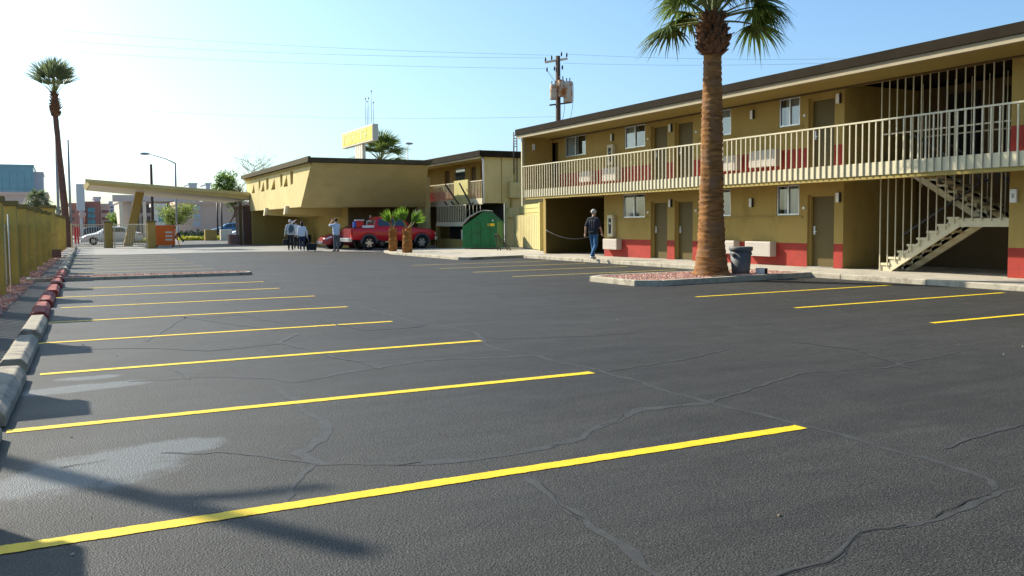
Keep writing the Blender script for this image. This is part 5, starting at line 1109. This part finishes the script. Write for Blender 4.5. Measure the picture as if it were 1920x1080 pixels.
# street furniture: sign panel, lamps, poles
q = onY(150, 345, 90); sp = thing('pylon_sign', 'tall white pylon sign panel by the street left of the canopy', 'sign', (q.x, 90, 0)); p2 = onY(156, 395, 90)
m_ = MB(); m_.box(-.35, .35, -.15, .15, p2.z, q.z); m_.build('panel', 'far_white', sp, bevel=.02); m_ = MB(); m_.box(-.12, .12, -.1, .1, 0, p2.z); m_.build('post', 'far_white', sp); m_ = MB(); m_.ball((.1, -.2, p2.z-.35), .3, .12, .3); m_.build('emblem', 'bldg_pink', sp)
def pole(name, label, px, ytop, Y, r, m, arm=None):
    q = onY(px, ytop, Y); o = thing(name, label, 'pole' if not arm else 'street lamp', (q.x, Y, 0)); k = MB(); k.tube([(0, 0, 0), (0, 0, q.z)], [r*1.3, r], 8); k.build('shaft', m, o)
    if arm:
        e = onY(arm[0], arm[1], Y); dx, dz = e.x-q.x, e.z
        k = MB(); k.tube([(0, 0, q.z-.05), (dx*.35, 0, q.z+(dz-q.z)*.45), (dx, 0, dz)], [r*.7, r*.5, r*.4], 6); k.build('arm', m, o)
        k = MB(); k.ball((dx-.25, 0, dz-.02), .5, .2, .13, 10, 6); k.build('lamp_head', 'steel_grey', o)
    return o
pole('street_lamp', 'street lamp with long arm reaching left above the canopy', 328, 305, 95, .09, 'steel_grey', (276, 288)); pole('steel_pole', 'dark slim pole rising behind the canopy', 283, 308, 88, .11, 'wood_pole')
pole('steel_pole', 'slim pole just left of the tall palm trunk', 104, 250, 84, .09, 'steel_grey'); pole('steel_pole', 'slim pole just right of the tall palm trunk', 127, 262, 84, .08, 'steel_grey')
pole('steel_pole', 'thin pole in front of the pink wall under the canopy, left of a pair', 407, 380, 93, .07, 'dark_metal'); pole('steel_pole', 'thin pole in front of the pink wall under the canopy, right of a pair', 415, 380, 93, .07, 'dark_metal')
pole('street_lamp', 'small far lamp beside the palm crown behind the office roof', 764, 275, 95, .05, 'steel_grey', (771, 269))
# pole outside the frame on the left, its shadow falls across the nearest stall
lp_ = thing('lamp_pole', 'lamp pole outside the fence whose shadow crosses the nearest stall', 'pole', (-4.75, 13.5, 0)); m_ = MB(); m_.tube([(0, 0, 0), (0, 0, 8.0)], [.14, .09], 10); m_.build('shaft', 'wood_pole', lp_); m_ = MB(); m_.tube([(0, 0, 7.0), (.3, .05, 7.15), (.65, .18, 7.3)], [.07, .05, .04], 8); m_.build('arm', 'wood_pole', lp_)

# ------------------------------------------------------------------ far buildings
def far_box(name, label, Y, xl, xr, yt_, m, depth=12, base=0.0, roofm=None):
    a = onY(xl, yt_, Y); b = onY(xr, yt_, Y); z = (a.z+b.z)/2; o = thing(name, label, 'building', ((a.x+b.x)/2, Y, 0)); k = MB(o.location); k.box(a.x, b.x, Y, Y+depth, base, z); k.build('wall', m, o)
    k = MB(o.location); k.box(a.x-.15, b.x+.15, Y-.15, Y+depth+.15, z, z+.4); k.build('parapet', roofm or m, o)
    return o, a.x, b.x, z, Y
def wins(t, cols, rows, x0, x1, z0, z1, m, fx_=.7, fz=.6):
    o, _, _, _, Y = t; dx = (x1-x0)/cols; dz = (z1-z0)/rows
    for c in range(cols):
        for r_ in range(rows):
            k = MB(o.location); xa = x0+dx*(c+.5-fx_/2); za = z0+dz*(r_+.5-fz/2); k.box(xa, xa+dx*fx_, Y-.08, Y-.002, za, za+dz*fz); k.build('window', m, o)
t = far_box('glass_tower', 'blue glass office block beyond the left fence', 190, -40, 62, 312, 'far_glass', 20); wins(t, 7, 6, t[1], t[2]-.3, 2, t[3]-.8, 'far_glass', .94, .90)
t = far_box('glass_tower', 'narrow pale block end beside the blue glass building', 196, 62, 80, 326, 'bldg_grey', 14)
t = far_box('shop_building', 'low pinkish building behind the left fence', 120, -60, 88, 366, 'bldg_pink', 14); wins(t, 3, 1, t[1]+2, t[2]-1, 1.5, 3.5, 'bldg_dark', .4, .6)
t = far_box('brick_building', 'red brick block left of the teal windowed building', 165, 130, 158, 385, 'bldg_brick', 12); wins(t, 2, 3, t[1], t[2], 1, t[3]-.5, 'bldg_dark', .3, .4)
t = far_box('office_block', 'brick and teal glass office block behind the white car', 170, 160, 187, 382, 'bldg_brick', 14); wins(t, 3, 4, t[1]+.3, t[2]-.8, .8, t[3]-.6, 'far_teal', .92, .8)
t = far_box('office_block', 'tall dark block end between brick and pinkish buildings', 176, 176, 188, 373, 'bldg_grey', 8)
t = far_box('office_block', 'pinkish banded block behind the white car roof', 175, 188, 206, 386, 'bldg_pink', 12); wins(t, 1, 3, t[1]+.2, t[2]-.2, 1, t[3]-.4, 'bldg_brick', .96, .4)
t = far_box('office_block', 'pale grey tower block left of the leaning column', 200, 205, 222, 381, 'bldg_grey', 12); wins(t, 2, 5, t[1], t[2], 2, t[3]-.5, 'bldg_dark', .5, .5)
t = far_box('office_block', 'white tower block close to the leaning column', 205, 219, 233, 380, 'far_white', 12); wins(t, 2, 5, t[1], t[2], 2, t[3]-.5, 'far_glass', .5, .5)
t = far_box('beige_building', 'large beige building with dark roof band behind the canopy', 125, 229, 372, 377, 'bldg_beige', 20, roofm='bldg_beige')
wins(t, 9, 1, t[1]+1.5, t[2]-.5, t[3]-1.7, t[3]-.3, 'bldg_dark', .93, .8); wins(t, 7, 1, t[1]+.8, t[2]-4, .3, 3.0, 'bldg_dark', .55, .8)
k = MB(t[0].location); k.box(t[1]-1.2, t[2], 124, 124.9, t[3]-.1, t[3]+.75); k.build('cornice', 'bldg_beige', t[0])
for px in (228, 252, 272): q = onY(px, 430, 123.5); k = MB(t[0].location); k.box(q.x-.2, q.x+.2, 123.3, 123.7, 0, t[3]-.15); k.build('column', 'sign_cream', t[0])
t = far_box('pink_building', 'long plain pink building with small square vents behind the canopy', 116, 332, 700, 384, 'bldg_pink', 18)
for py in (390, 406, 420):
    q = onY(369, py, 116); k = MB(t[0].location); k.box(q.x-.45, q.x+.45, 115.9, 115.997, q.z-.35, q.z+.35); k.build('vent', 'bldg_grey', t[0])
t = far_box('shop_building', 'white shop front with teal window right of the leaning column', 112, 287, 310, 388, 'far_white', 3)
q = onY(297, 395, 112); q2 = onY(309, 416, 112); k = MB(t[0].location); k.box(q.x, q2.x, 111.9, 111.997, q2.z, q.z); k.build('window', 'far_teal', t[0])
for xl, xr, yt_, lb in ((354, 369, 346, 'small grey rooftop block seen above the canopy, left one'), (386, 394, 346, 'small grey rooftop block seen above the canopy, right one')):
    far_box('rooftop_block', lb, 230, xl, xr, yt_, 'bldg_grey', 10)
# cars and dark people cluster far at the street are small vehicles
q = onY(178, 432, 120); sedan('small dark far car left of the white sedan', (q.x, 118, -.02), 0.0, 'trim_grey')
